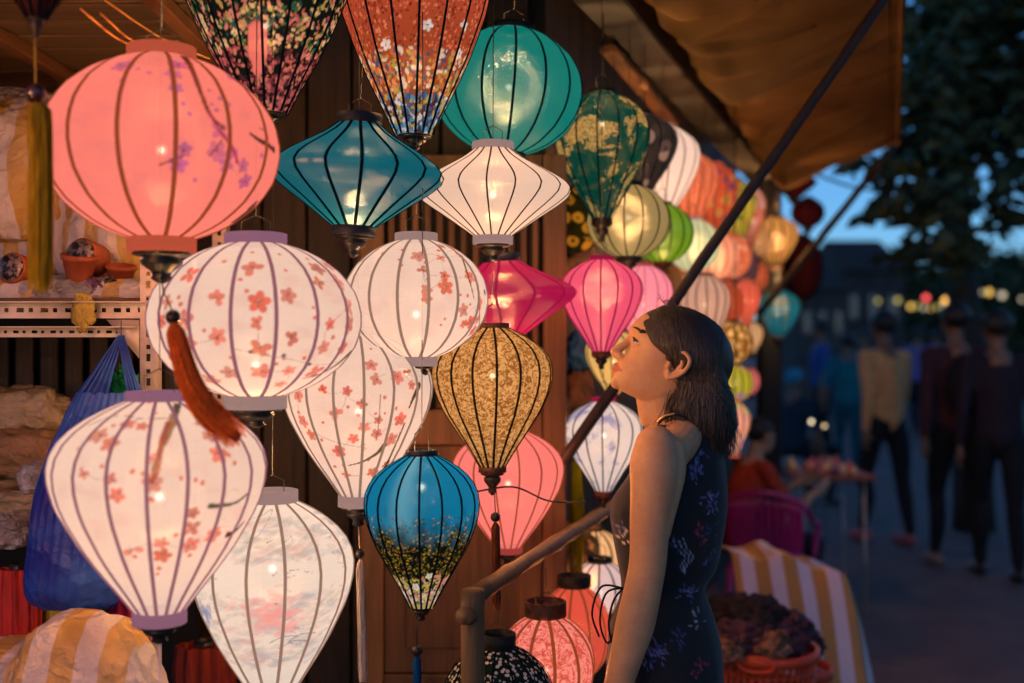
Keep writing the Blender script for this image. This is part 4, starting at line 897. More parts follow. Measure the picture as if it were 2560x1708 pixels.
for (x0, y0, w0) in ((205, 940, .055), (318, 930, .02)):
    q = cr([apex, apex.lerp(P((278 + x0) / 2, 850, 2.25) - co, 1), P(x0, y0, 2.26) - co, P(x0 - 15, y0 + 120, 2.25) - co], 14)
    V = []; nn = 40
    for i, p in enumerate(q):
        f = i / 13; hw = .006 + w0 * f ** 1.2
        for k in range(nn): u = k / (nn - 1) * 2 - 1; V.append((p[0] + hw * u, p[1] - .022 * f + .007 * f * math.sin(k * 1.7) + .004 * math.sin(k * .8), p[2]))
    s_ = link('handle', mesh_np('handle', V, grid_quads(14, nn, False)), m_carrier, cbag); s_.modifiers.new('s', 'SOLIDIFY').thickness = .0012
MB().tube([apex, apex + Vector((0, 0, .03))], .001, 5).build('hook', m_dwire, cbag)
o = lump('green_cloth', P(285, 905, 2.29), (.028, .02, .05), bag_mat('green_foil', (C(10, 130, 56), C(30, 170, 90)), 0, 0, .2, .2, 20), 21, .4, 3); tag(o, 'emerald green foil wrap peeking out of the carrier bag', 'wrap')
# sacks on the lower board
for (x, y, d, w, h, m_, sd, lab) in (
    (35, 960, 2.62, .13, .075, m_olive, 31, 'olive and grey sack lying at the back of the lower shelf'),
    (60, 1045, 2.52, .10, .06, m_brownbag, 32, 'brown cloth sack drooping over the lower shelf'),
    (105, 1095, 2.47, .045, .04, m_clear, 33, 'silvery plastic packet beside the carrier bag'),
    (60, 1150, 2.45, .08, .03, m_olive, 34, 'flattened olive plastic packet on the lower shelf edge'),
    (20, 1215, 2.40, .06, .045, m_clear, 35, 'pale blue plastic packet hanging below the lower shelf'),
    (75, 1130, 2.55, .12, .05, m_brownbag, 36, 'folded brown sacking under the other packets')):
    o = lump('sack', P(x, y, d), (w, .08, h), m_, sd, .2, 2.6, 60, 40, True, 0, None, False, .25); tag(o, lab, 'sack', 'sacks heaped on the lower shelf')
# folded lanterns stacked as pleated bundles
def bundle(x, y, w, h, d, c, lab):
    t = empty('folded_lantern', P(x, y + h / 2, d)); tag(t, lab, 'folded lantern', 'folded lanterns under the lower shelf')
    W_, H_ = PX(w, d), PX(h, d); V = []; nu = 72
    for i in range(12):
        for k in range(nu):
            a = 2 * PI * k / nu; r = 1 + .13 * (1 if k % 6 < 3 else -1) + .05 * mnoise.noise(Vector((k, i * .5, 0)))
            V.append((W_ / 2 * r * math.cos(a) * (.9 + .1 * math.sin(PI * i / 11)), W_ / 2 * .6 * r * math.sin(a), H_ * i / 11))
    link('pleats', mesh_np('pleats', V, grid_quads(12, nu)), M('pleat_' + lab[:6].strip(), c, tuple(q * .5 for q in c), 20, .5, stretch=(4, 4, .5), bmp=.3), t)
    MB().lathe([(W_ * .2, 0), (W_ * .2, .012), (W_ * .16, .012), (W_ * .16, 0)], 16, (0, 0, H_), False).build('ring', m_black, t)
bundle(42, 1390, 96, 170, 2.38, C(206, 44, 36), 'red pleated folded lantern beneath the carrier bag')
bundle(150, 1415, 100, 120, 2.42, C(170, 150, 30), 'yellow green pleated folded lantern beside the red one')
bundle(300, 1415, 90, 110, 2.5, C(170, 20, 80), 'magenta pleated folded lantern beside the rack post')
bundle(470, 1545, 130, 130, 2.75, C(150, 50, 30), 'rust red pleated folded lantern low by the wall')
for (x, y, d, w, h, sd, lab) in ((190, 1590, 2.12, .15, .13, 41, 'big yellow and white striped plastic sack tied at its top'), (20, 1590, 2.2, .13, .10, 42, 'second striped plastic sack leaning at the side of the tied one')):
    o = lump('striped_sack', P(x, y, d), (w, .13, h), m_sbag2, sd, .09, 2.2, 110, 70, False, .30 if sd == 41 else 0, None, False, .35); tag(o, lab, 'sack', 'striped plastic sacks')
# hanging strings under the ceiling
for (a, b, lab) in ((P(185, 20, 1.9), P(345, 120, 2.1), 'slack yellow cord slanting down to the pink lantern collar'), (P(230, 30, 1.95), P(360, 115, 2.12), 'second taut yellow cord above the pink lantern'), (P(240, 0, 2.0), P(480, 135, 2.3), 'thin ochre cord crossing above the pink lantern')):
    mid = (a + b) / 2 - Vector((0, 0, .012)); o = MB().tube([Vector(q) - a for q in cr([a, mid, b], 12)], .0022, 6).build('cord', M('hemp', C(196, 140, 70), None, 40, .8, bmp=.2) if 'hemp' not in bpy.data.materials else bpy.data.materials['hemp'], None, a); tag(o, lab, 'cord')
wb = MB().tube(cr([Vector((0, 0, 0)), P(1180, 1118, 2.5) - P(1095, 1128, 2.5), P(1260, 1150, 2.52) - P(1095, 1128, 2.5), P(1345, 1152, 2.6) - P(1095, 1128, 2.5)], 24), .0022, 6).build('power_cable', m_dwire, None, P(1095, 1128, 2.5)); tag(wb, 'thin black cable sagging in front of the coral lantern', 'cable')
# cloth goods in the gap beside the door
m_leaf = shell_mat('leaf_print', C(40, 44, 26), 'floral', C(190, 160, 60), em=0, scale=22, tp=0)
for (x, y, d, w, h, m_, lab) in (
    (1316, 515, 3.35, .07, .085, m_leaf, 'yellow and black leaf print cloth bag hanging beside the door'),
    (1325, 600, 3.45, .06, .07, m_brownbag, 'brown woven pouch hanging under the leaf print bag'),
    (1325, 812, 3.4, .05, .06, M('blue_felt', C(20, 70, 130), C(10, 40, 80), 30, .8), 'blue felt pouch hanging in the gap beside the door'),
    (1325, 905, 3.4, .05, .09, M('brown_felt', C(96, 56, 40), C(60, 36, 30), 30, .8), 'brown knitted doll hanging below the blue pouch'),
    (1545, 650, 4.3, .05, .12, m_brownbag, 'folded ochre curtain bunched behind the light pink lantern')):
    o = lump('cloth_pouch', P(x, y, d), (w, .05, h), m_, x, .25, 2.4, 40, 26, False, .3); tag(o, lab, 'pouch', 'cloth goods hanging beside the door')
o = MB().tube([Vector((0, 0, 0)), Vector((.003, 0, -.12)), Vector((0, 0, -.3))], [.012, .02, .018], 14).build('chartreuse_tassel', tassel_mat('chartreuse', C(150, 140, 20)), None, P(1322, 1060, 3.1)); tag(o, 'long chartreuse silk tassel hanging by the door edge', 'tassel')
o = lump('woven_panel', P(1298, 1290, 3.2), (.10, .04, .11), bag_mat('straw', (C(190, 140, 70), C(150, 104, 50)), 0, 0, .1, .8, 30), 77, .12, 2, 40, 26, False); tag(o, 'straw coloured woven panel leaning behind the rail', 'panel')

# ------------------------------------------------------------------ people
def remesh(mb, name, voxel, smooth=6, factor=.5):
    me = mb.mesh('tmp'); ob = bpy.data.objects.new('tmp', me); COL.objects.link(ob)
    r = ob.modifiers.new('r', 'REMESH'); r.mode = 'VOXEL'; r.voxel_size = voxel; r.use_smooth_shade = True
    s = ob.modifiers.new('s', 'SMOOTH'); s.iterations = smooth; s.factor = factor
    dg = bpy.context.evaluated_depsgraph_get(); out = bpy.data.meshes.new_from_object(ob.evaluated_get(dg))
    bpy.data.objects.remove(ob); bpy.data.meshes.remove(me); out.name = name
    out.polygons.foreach_set('use_smooth', np.ones(len(out.polygons), dtype=bool)); return out
def limb(mb, pts, n=14, sub=5):
    """tapered closed limb through (x,y,z,r) points with round ends"""
    q = cr(pts, (len(pts) - 1) * sub + 1)
    a, b = np.array(q[0]), np.array(q[-1]); t0 = (q[1][:3] - q[0][:3]); t0 = t0 / (np.linalg.norm(t0) + 1e-9); t1 = q[-1][:3] - q[-2][:3]; t1 = t1 / (np.linalg.norm(t1) + 1e-9)
    full = [np.append(a[:3] - t0 * a[3] * f, a[3] * g) for f, g in ((.98, .15), (.8, .6), (.45, .89))] + list(q) + [np.append(b[:3] + t1 * b[3] * f, b[3] * g) for f, g in ((.45, .89), (.8, .6), (.98, .15))]
    mb.tube([p[:3] for p in full], [max(p[3], .0015) for p in full], n)
def ring_loft(mb, secs, n=40, power=2.2):
    """closed loft of superellipse sections (z, x_front, x_back, half_width)"""
    V = []; 
    for (z, xf, xb, hw) in secs:
        cx, rx = (xf + xb) / 2, (xf - xb) / 2
        for k in range(n):
            a = 2 * PI * k / n; c, s = math.cos(a), math.sin(a); e = 2 / power
            V.append((cx + rx * math.copysign(abs(c) ** e, c), hw * math.copysign(abs(s) ** e, s), z))
    m = len(secs); Fc = [tuple(range(n)), tuple((m - 1) * n + k for k in range(n - 1, -1, -1))]
    for i in range(m - 1):
        for k in range(n): Fc.append((i * n + k, (i + 1) * n + k, (i + 1) * n + (k + 1) % n, i * n + (k + 1) % n))
    mb.add(V, Fc)
def hand(mb, wrist, d, side, palm_n, sc=1.0, curl=.35):
    """palm with five separate, slightly curled fingers"""
    w = Vector(wrist); d = Vector(d).normalized(); pn = Vector(palm_n).normalized(); ac = d.cross(pn).normalized() * side
    kn = w + d * .085 * sc
    for k in range(4):
        off = (k - 1.5) * .019 * sc
        limb(mb, [tuple(w + ac * off * .55 + d * .01 * sc) + (.012 * sc,), tuple(kn + ac * off) + (.0115 * sc,)], 8, 3)
        L = (.068, .078, .073, .056)[k] * sc; p0 = kn + ac * off; p1 = p0 + d * L * .45 + pn * L * .12; p2 = p1 + (d * (1 - curl * .3) + pn * curl * 1.2).normalized() * L * .32; p3 = p2 + (d * .7 + pn * curl * 2).normalized() * L * .25
        limb(mb, [tuple(p0) + (.0095 * sc,), tuple(p1) + (.0085 * sc,), tuple(p2) + (.0078 * sc,), tuple(p3) + (.0065 * sc,)], 8, 3)
    t0 = w + d * .028 * sc - ac * .022 * sc; t1 = t0 + (d * .6 - ac * .7 + pn * .3).normalized() * .035 * sc; t2 = t1 + (d * .9 - ac * .25 + pn * .3).normalized() * .03 * sc
    limb(mb, [tuple(t0) + (.014 * sc,), tuple(t1) + (.0105 * sc,), tuple(t2) + (.008 * sc,)], 8, 3)
def skin_mat(name, c):
    m, nt, N, L, out = newmat(name); v = coords(nt); a = noise(nt, v, 26, 6, .68); f = noise(nt, v, 420, 2)
    col = ramp(nt, a, [(.3, tuple(q * 1.05 for q in c)), (.7, (c[0] * .86, c[1] * .74, c[2] * .70))])
    princ(nt, out, col, .52, 0, bump(nt, f, .22, .002), 0, .35, 0, None, .12); return m
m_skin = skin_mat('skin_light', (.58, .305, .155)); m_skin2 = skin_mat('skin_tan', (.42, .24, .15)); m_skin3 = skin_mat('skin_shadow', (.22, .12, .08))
def hair_mat(name, c):
    m, nt, N, L, out = newmat(name); v = coords(nt, (60, 60, 4)); a = noise(nt, v, 3, 5, .7)
    col = ramp(nt, a, [(.3, tuple(q * .5 for q in c)), (.7, c)]); princ(nt, out, col, .42, 0, bump(nt, a, .6, .01), 0, .45); return m
m_hair = hair_mat('hair_dark_brown', (.042, .021, .013)); m_hair2 = hair_mat('hair_black', (.016, .012, .012))

# ---- the woman looking up at the lanterns (local: x forward, y her left, z up)
WD = 2.45; WX = (1690 - 1280) / F * WD
def wl(px, py, yl): d = WD - yl; return (WX - (px - 1280) / F * d, yl, CH - (py - 854) / F * d)
wo = empty('person', (WX, WD, 0), (0, 0, PI)); tag(wo, 'person in a black floral sleeveless dress looking up at the lanterns', 'person')
HO = Vector((.0078, 0, 1.4623)); TH = math.radians(26)
fA, uA = Vector((math.cos(TH), 0, math.sin(TH))), Vector((-math.sin(TH), 0, math.cos(TH))); YW = math.radians(-5)
def HP(f, y, u):
    f2, y2 = f * math.cos(YW) - y * math.sin(YW), f * math.sin(YW) + y * math.cos(YW)
    return HO + fA * f2 + Vector((0, 1, 0)) * y2 + uA * u
mb = MB()
# skull and face: sections across the tilted head axis
hs = [(-.092, .088, .02, .026), (-.086, .101, .008, .036), (-.079, .1065, -.01, .043), (-.069, .1070, -.028, .049), (-.060, .1085, -.042, .053), (-.050, .1075, -.055, .0575), (-.042, .1105, -.066, .061), (-.03, .107, -.076, .065), (-.015, .1035, -.084, .069), (.0, .1030, -.089, .0715), (.012, .104, -.091, .0725), (.024, .114, -.0925, .073), (.0335, .1205, -.093, .0735), (.05, .119, -.092, .073), (.0735, .1105, -.085, .068), (.0904, .097, -.073, .058), (.104, .076, -.055, .044), (.113, .05, -.03, .026), (.117, .02, -.002, .008)]
V = []; n = 56
for (u, ff, bb, hw) in hs:
    for k in range(n):
        a = 2 * PI * k / n; c, s = math.cos(a), math.sin(a); cx = .008; 
        x = cx + (ff - cx) * c if c > 0 else cx + (cx - bb) * c
        pw_ = 1.0; y = hw * math.copysign(abs(s) ** .92, s)
        if c > 0: x = cx + (ff - cx) * abs(c) ** .80
        V.append(HP(x, y, u))
m = len(hs); Fc = [tuple(range(n - 1, -1, -1)), tuple((m - 1) * n + k for k in range(n))]
for i in range(m - 1):
    for k in range(n): Fc.append((i * n + k, i * n + (k + 1) % n, (i + 1) * n + (k + 1) % n, (i + 1) * n + k))
mb.add(V, Fc)
# nose, lips, chin, brow ridge, cheekbones
def hl(pts, nn=12): limb(mb, [tuple(HP(f, y, u)) + (r,) for f, y, u, r in pts], nn, 5)
hl([(.107, 0, .022, .0085), (.1130, 0, .006, .0088), (.1205, 0, -.010, .0100), (.1262, 0, -.0215, .0108)])
hl([(.112, .0, -.0285, .0075), (.121, 0, -.0265, .0075)])
for s in (1, -1):
    hl([(.104, .0125 * s, -.0265, .008), (.112, .0122 * s, -.0255, .0082), (.120, .006 * s, -.0245, .0075)])
    hl([(.104, .014 * s, .0315, .0075), (.098, .034 * s, .034, .0075), (.082, .051 * s, .029, .007)])       # brow ridge
    hl([(.0965, .020 * s, .0215, .0035), (.1000, .031 * s, .0255, .0038), (.0895, .0465 * s, .0205, .0034)], 8) # upper lid
    hl([(.0955, .021 * s, .0085, .003), (.0975, .031 * s, .0060, .0032), (.0885, .0465 * s, .0105, .003)], 8)   # lower lid
hl([(.1015, -.021, -.0490, .0045), (.1110, -.008, -.0465, .0058), (.1122, 0, -.0472, .0056), (.1110, .008, -.0465, .0058), (.1015, .021, -.0490, .0045)])
hl([(.1005, -.018, -.0560, .0045), (.1080, -.007, -.0585, .0068), (.1088, .007, -.0585, .0068), (.1005, .018, -.0560, .0045)])
hl([(.093, -.010, -.080, .014), (.093, .010, -.080, .014)])
# ears
for s in (1, -1):
    E = [(.012, .076, .018), (.009, .086, .031), (-.006, .094, .036), (-.020, .098, .027), (-.022, .098, .010), (-.016, .094, -.007), (-.004, .084, -.020), (.006, .077, -.025), (.009, .074, -.016)]
    limb(mb, [tuple(HP(f, y * s, u)) + (.0050,) for f, y, u in E], 8, 4)
    limb(mb, [tuple(HP(.004, .083 * s, .020)) + (.0036,), tuple(HP(-.008, .089 * s, .018)) + (.0042,), tuple(HP(-.011, .088 * s, .004)) + (.0042,), tuple(HP(-.003, .081 * s, -.010)) + (.0036,)], 8, 3)
    limb(mb, [tuple(HP(.006, .076 * s, -.016)) + (.0075,), tuple(HP(.003, .079 * s, -.024)) + (.0066,)], 8, 2)
    limb(mb, [tuple(HP(-.012, .080 * s, .022)) + (.008,), tuple(HP(-.010, .079 * s, -.006)) + (.008,)], 8, 2)
    limb(mb, [tuple(HP(.013, .076 * s, .003)) + (.0052,), tuple(HP(.013, .075 * s, -.005)) + (.005,)], 8, 2)
# neck, shoulders, arms, torso, legs
limb(mb, [(-.012, 0, 1.27, .062), (.010, 0, 1.335, .053), (.026, 0, 1.385, .049), (.028, 0, 1.43, .052)], 24)
limb(mb, [(.045, 0, 1.36, .035), (.050, 0, 1.40, .036), (.046, 0, 1.425, .036)], 18)
for s in (1, -1):
    limb(mb, [(-.012, .02 * s, 1.345, .046), (-.004, .07 * s, 1.318, .042), (.030, .125 * s, 1.292, .040)], 18)
    limb(mb, [(.045, .02 * s, 1.312, .018), (.050, .08 * s, 1.312, .016), (.03, .14 * s, 1.30, .018)], 10)
    A_ = [(1640, 1118, .150, .044), (1637, 1160, .166, .050), (1634, 1220, .172, .047), (1625, 1310, .172, .0405), (1620, 1400, .172, .0375), (1608, 1470, .172, .0375), (1588, 1560, .172, .0390), (1566, 1640, .170, .0335), (1545, 1715, .168, .0285), (1528, 1775, .166, .0245)]
    fo = 0 if s > 0 else -.06
    limb(mb, [(wl(px, py, yl)[0] + fo, yl * s, wl(px, py, yl)[2], r) for px, py, yl, r in A_], 44)
    B_ = [(1668, 1132, .145, .038), (1664, 1185, .156, .040), (1650, 1260, .166, .036), (1634, 1330, .170, .034)]
    limb(mb, [(wl(px, py, yl)[0] + fo, yl * s, wl(px, py, yl)[2], r) for px, py, yl, r in B_], 36)
    e = Vector(wl(1528, 1775, .166)); e.y *= s; e.x += fo
    hand(mb, e, (.28, 0, -1), -s, (.2, -s, .1), .95)
DS = [(1.345, .045, -.045, .085), (1.31, .06, -.085, .10), (1.279, .075, -.098, .115), (1.224, .105, -.106, .132), (1.18, .135, -.108, .140), (1.152, .142, -.106, .142), (1.10, .135, -.098, .137), (1.04, .124, -.085, .128), (1.0, .117, -.062, .122), (.97, .12, -.066, .128), (.943, .128, -.076, .137), (.90, .142, -.088, .152), (.86, .147, -.095, .160), (.80, .15, -.099, .166), (.7, .15, -.1, .172), (.55, .16, -.11, .185), (.4, .17, -.12, .2)]
ring_loft(mb, [(z, (xf - .0) * .90 + .0, xb * .90, hw * .90) for z, xf, xb, hw in DS[1:14]])
for s in (1, -1):
    limb(mb, [(.02, .075 * s, .82, .088), (.025, .08 * s, .62, .072), (.03, .08 * s, .46, .056), (.015, .08 * s, .32, .056), (0, .08 * s, .12, .036), (0, .08 * s, .06, .036)], 18)
    limb(mb, [(-.03, .08 * s, .035, .034), (.06, .085 * s, .03, .034), (.15, .09 * s, .02, .022)], 14)
body = remesh(mb, 'body', .0024, 4, .45); m_lip = skin_mat('skin_lips', (.42, .13, .10))
body.materials.append(m_skin); body.materials.append(m_lip)
cc = np.empty(len(body.polygons) * 3); body.polygons.foreach_get('center', cc); cc = cc.reshape(-1, 3) - np.array(HO)
cf = cc @ np.array(fA); cu = cc @ np.array(uA)
li = (np.abs(cu + .0525) < .0105 - .00028 * np.abs(cc[:, 1] * 1000) ** 1.1) & (cf > .094) & (np.abs(cc[:, 1]) < .024)
body.polygons.foreach_set('material_index', li.astype(np.int32)); bo = link('body', body, None, wo)
# eyes, brows
m_eye = M('eye_white', (.55, .5, .46), None, 10, .15, bmp=0); m_iris = M('iris', (.03, .018, .01), None, 10, .1, spec=.6, bmp=0)
for s in (1, -1):
    c = HP(.0880, .0325 * s, .0150); R_ = .0132
    eb_ = MB().lathe([(R_ * math.sin(PI * i / 12) + 1e-4, -R_ * math.cos(PI * i / 12)) for i in range(13)], 20, c).build('eyeball', m_eye, wo)
    c2 = HP(.0952, .0350 * s, .0180); MB().lathe([(.0072 * math.sin(PI * i / 10) + 1e-4, -.0072 * math.cos(PI * i / 10)) for i in range(11)], 16, c2).build('iris', m_iris, eb_)
    lash = MB(); q = cr([HP(.0995, .021 * s, .0190), HP(.1040, .031 * s, .0222), HP(.0925, .0490 * s, .0165)], 14); lash.tube(q, [.0012 + .0014 * math.sin(PI * i / 13) for i in range(14)], 6)
    lash.build('eyelash', m_hair2, wo)
    br = MB()
    for k in range(60):
        t = k / 59; a0 = HP(*np.array(cr([(.1165, .012 * s, .0345), (.1125, .030 * s, .0425), (.0965, .0545 * s, .0375)], 60)[k])); dr = HP(-.012, .006 * s, .004) - HP(0, 0, 0)
        j = Vector((random.uniform(-1, 1), random.uniform(-1, 1), random.uniform(-1, 1))) * .0014
        br.tube([a0 + j, a0 + j + dr * .5 + uA * .001, a0 + j + dr], [.0015, .0014, .0005], 4)
    br.build('eyebrow', m_hair2, wo)
# dress
ds = cr([(z, xf, xb, hw) for z, xf, xb, hw in DS], 190); nn = 230; V = []
for i, (z, xf, xb, hw) in enumerate(ds):
    cx, rx = (xf + xb) / 2, (xf - xb) / 2
    for k in range(nn):
        a = 2 * PI * k / nn; c, s = math.cos(a), math.sin(a); e = 2 / 2.15
        fold = 1 + .010 * math.sin(a * 9 + z * 6) * max(0, min(1, (1.0 - z) * 4)) + .006 * mnoise.noise(Vector((c * 5, s * 5, z * 9))) + .012 * math.exp(-((z - 1.0) / .03) ** 2) * mnoise.noise(Vector((c * 14, s * 14, z * 12)))
        V.append(((cx + rx * math.copysign(abs(c) ** e, c)) * fold, hw * math.copysign(abs(s) ** e, s) * fold, z))
V = np.array(V); me = mesh_np('dress', V, grid_quads(190, nn))
col = np.tile(np.array([.0075, .0085, .012, 1.0], np.float32), (len(V), 1))
rng = np.random.RandomState(2)
def dab(c, r, rgb, elong=(1, 0), ang=0.0):
    d = V - np.array(c); ok = (V[:, 1] * c[1] >= 0); q0 = d[:, 0] * math.cos(ang) + d[:, 2] * math.sin(ang); q1 = -d[:, 0] * math.sin(ang) + d[:, 2] * math.cos(ang)
    w = np.clip(1.6 - np.hypot(q0 / elong[0], q1) / r, 0, 1) * ok; col[:, :3] = col[:, :3] * (1 - w[:, None]) + np.array(rgb) * w[:, None]
def spray(px, py, rgb, n_=16, sc=1.0, spread=.019):
    x, y_, z = wl(px, py, .14)
    for k in range(n_):
        a = rng.uniform(0, 6.28); d_ = rng.uniform(.2, 1) * spread
        dab((x + math.cos(a) * d_, .14, z + math.sin(a) * d_ * 1.2), .0013 * sc * rng.uniform(.6, 1.4), tuple(np.array(rgb) * rng.uniform(.35, .9)), (rng.uniform(2, 4), 1), a + rng.uniform(-.5, .5))
BL, PK_, WHT = C(124, 118, 176), C(180, 64, 104), C(180, 176, 190)
for a_ in ((1755, 1140, BL), (1745, 1170, BL), (1770, 1250, BL), (1790, 1268, BL), (1735, 1095, PK_), (1752, 1340, PK_), (1715, 1488, BL), (1735, 1492, BL), (1640, 1618, BL), (1625, 1650, BL), (1650, 1632, BL), (1748, 1670, PK_), (1750, 1560, WHT), (1790, 1085, PK_), (1700, 1600, C(70, 80, 140)), (1690, 1360, C(60, 70, 120)), (1780, 1330, C(40, 80, 110)), (1560, 1330, BL), (1745, 1195, BL), (1782, 1400, BL)):
    spray(a_[0], a_[1], a_[2], 15 if a_[2] == PK_ else 12)
for off in (0, 14, 26):                                # pale wavy plume
    q = cr([(1682 + off, 1345), (1692 + off, 1372), (1714 + off * .8, 1395), (1704 + off * .5, 1420), (1714, 1436)], 46)
    for X, Y in q: x, y_, z = wl(X, Y, .14); dab((x, .14, z), .0011, C(150, 150, 170))
for q in (((1538, 1360), (1560, 1352), (1572, 1330)), ((1560, 1370), (1575, 1362))):
    for X, Y in cr(q, 20): x, y_, z = wl(X, Y, .12); dab((x, .14, z), .0011, C(220, 200, 180))
at = me.color_attributes.new('Col', 'FLOAT_COLOR', 'POINT'); at.data.foreach_set('color', col.ravel())
def dress_mat():
    m, nt, N, L, out = newmat('black_floral_dress'); a = N.new('ShaderNodeAttribute'); a.attribute_name = 'Col'; v = coords(nt)
    princ(nt, out, a.outputs['Color'], .75, 0, bump(nt, noise(nt, v, 500, 2), .2, .002), 0, .25, .15); return m
link('dress', me, dress_mat(), wo)
m_gold = M('gold_clasp', (.8, .5, .2), None, 20, .25, 1, bmp=0)
for s in (1, -1):
    MB().tube(cr([(.055, .070 * s, 1.318), (.045, .082 * s, 1.352), (.01, .088 * s, 1.368), (-.035, .085 * s, 1.345)], 14), .0035, 8, True, .5).build('strap', bpy.data.materials['black_floral_dress'], wo)
    MB().tube(cr([(.052, .083 * s, 1.352), (.036, .088 * s, 1.366), (.015, .093 * s, 1.371)], 10), .0028, 8).build('clasp', m_gold, wo)
bow = MB()
for q in ([(.118, .05, 1.0), (.155, .055, .99), (.168, .055, .93), (.150, .055, .885), (.125, .05, .95)], [(.118, .05, 1.0), (.140, .06, .975), (.150, .06, .92), (.135, .06, .86), (.125, .055, .80)], [(.12, .05, 1.0), (.165, .06, 1.005), (.185, .06, .95), (.17, .06, .90)]):
    bow.tube(cr([wl(1690 - (x / .00086), 1, 0) and (x, y, z) for x, y, z in q], 20), .0024, 6)
bow.build('waist_tie', bpy.data.materials['black_floral_dress'], wo)
# hair: cap volume plus combed back strands
hb = MB(); V = []; n = 48
c0 = (-.012, .038)
for i in range(26):
    t = PI * i / 25
    for k in range(n):
        a = 2 * PI * k / n; f_, y_, u_ = .0 + .119 * math.sin(t) * math.cos(a), .0885 * math.sin(t) * math.sin(a), .036 + .097 * math.cos(t)
        q1 = min(1, max(0, (.026 - u_) / .03)); q2 = min(1, max(0, (f_ + .034) / .02)); y_ *= 1 - .28 * q1 * q2; f_ -= max(0, .05 - u_) * .45 * (f_ > 0)
        V.append(HP(f_, y_, u_))
hb.add(V, [tuple(q) for q in grid_quads(26, n)])
HS = [(1.475, -.022, -.105, .082), (1.445, -.010, -.115, .085), (1.415, .020, -.120, .087), (1.388, .036, -.124, .090), (1.36, .046, -.128, .092), (1.34, .040, -.130, .094), (1.32, .022, -.124, .090), (1.300, -.01, -.112, .078), (1.290, -.05, -.095, .05)]
ring_loft(hb, [(z + .004, xf - .008, xb + .008, hw - .008) for z, xf, xb, hw in HS][::-1], 40, 2.4)
hair = remesh(hb, 'hair', .005, 5, .5)
ho = link('hair', hair, m_hair, wo)
hv = np.empty(len(hair.vertices) * 3); hair.vertices.foreach_get('co', hv); hv = hv.reshape(-1, 3)
from mathutils.bvhtree import BVHTree
bv = BVHTree.FromPolygons([Vector(p) for p in hv], [tuple(p.vertices) for p in hair.polygons])
rs = random.Random(11); sm = MB()
crown = HP(.03, .012, .128)
for k in range(2600):
    # guide from the parting back over the skull, then down to the ends
    y0 = rs.uniform(-1, 1); s = 1 if y0 > 0 else -1; e = rs.random()
    p0 = HP(rs.uniform(-.06, .088), .010 + y0 * .012, rs.uniform(.10, .13))
    hoff = rs.uniform(.0005, .011) ; wv = rs.uniform(.0, .006); ph_ = rs.uniform(0, 6.28)
    low = rs.uniform(1.262, 1.335); an = rs.uniform(-.6, PI * .98) ; pe = Vector((-.05 + math.cos(an) * .085 if False else -.055 - .075 * math.cos(an * .9 + .4) * -1 * .9, s * .092 * abs(math.sin(an * .5 + .75)), low))
    pm = HP(rs.uniform(-.085, .005), s * rs.uniform(.05, .09), rs.uniform(-.01, .04)); pl = Vector((rs.uniform(-.125, .015), s * rs.uniform(.03, .095), 1.385))
    pe = Vector((pl.x + rs.uniform(-.012, .015), pl.y * rs.uniform(.9, 1.06), low))
    q = cr([p0, (p0 + pm) / 2 + (pm - p0).length * .18 * Vector((-.2, s * .8, .8)), pm, pl, pe], 22); path = []
    for i, p in enumerate(q):
        hit = bv.find_nearest(Vector(p))
        if hit[0] is not None:
            w = .92 if i < 18 else (.7 if i < 20 else .35); path.append(Vector(p).lerp(hit[0] + hit[1] * (hoff * min(1, .25 + i / 16) + wv * math.sin(i * .75 + ph_) * max(0, (i - 8) / 13)), w))
    w = rs.uniform(.0008, .0019); V = []; Fc = []
    for i, p in enumerate(path):
        t = (path[min(i + 1, len(path) - 1)] - path[max(i - 1, 0)]).normalized(); h_ = bv.find_nearest(p); sd = t.cross(h_[1]).normalized() * w * (1 - .7 * max(0, (i - 15) / 7))
        V += [p - sd, p + sd]
        if i: Fc.append((2 * i - 2, 2 * i - 1, 2 * i + 1, 2 * i))
    sm.add(V, Fc)
for k in range(70):                                    # flyaways and wisps
    if k < 40: p0 = HP(rs.uniform(.0, .085), rs.uniform(-.04, .05), .118); d = Vector((rs.uniform(.2, 1), rs.uniform(-.3, .3), rs.uniform(.3, 1))).normalized() * rs.uniform(.015, .035)
    else: p0 = Vector((rs.uniform(.01, .03), rs.uniform(.05, .085), rs.uniform(1.33, 1.42))); d = Vector((rs.uniform(.0, .5), rs.uniform(-.2, .3), -1)).normalized() * rs.uniform(.03, .06)
    sm.tube(cr([p0, p0 + d * .6 + Vector((0, 0, .004)), p0 + d + Vector((rs.uniform(-.01, .01), 0, -.006))], 7), [.0005] * 7, 3)
sm.build('hair_strands', m_hair, wo)

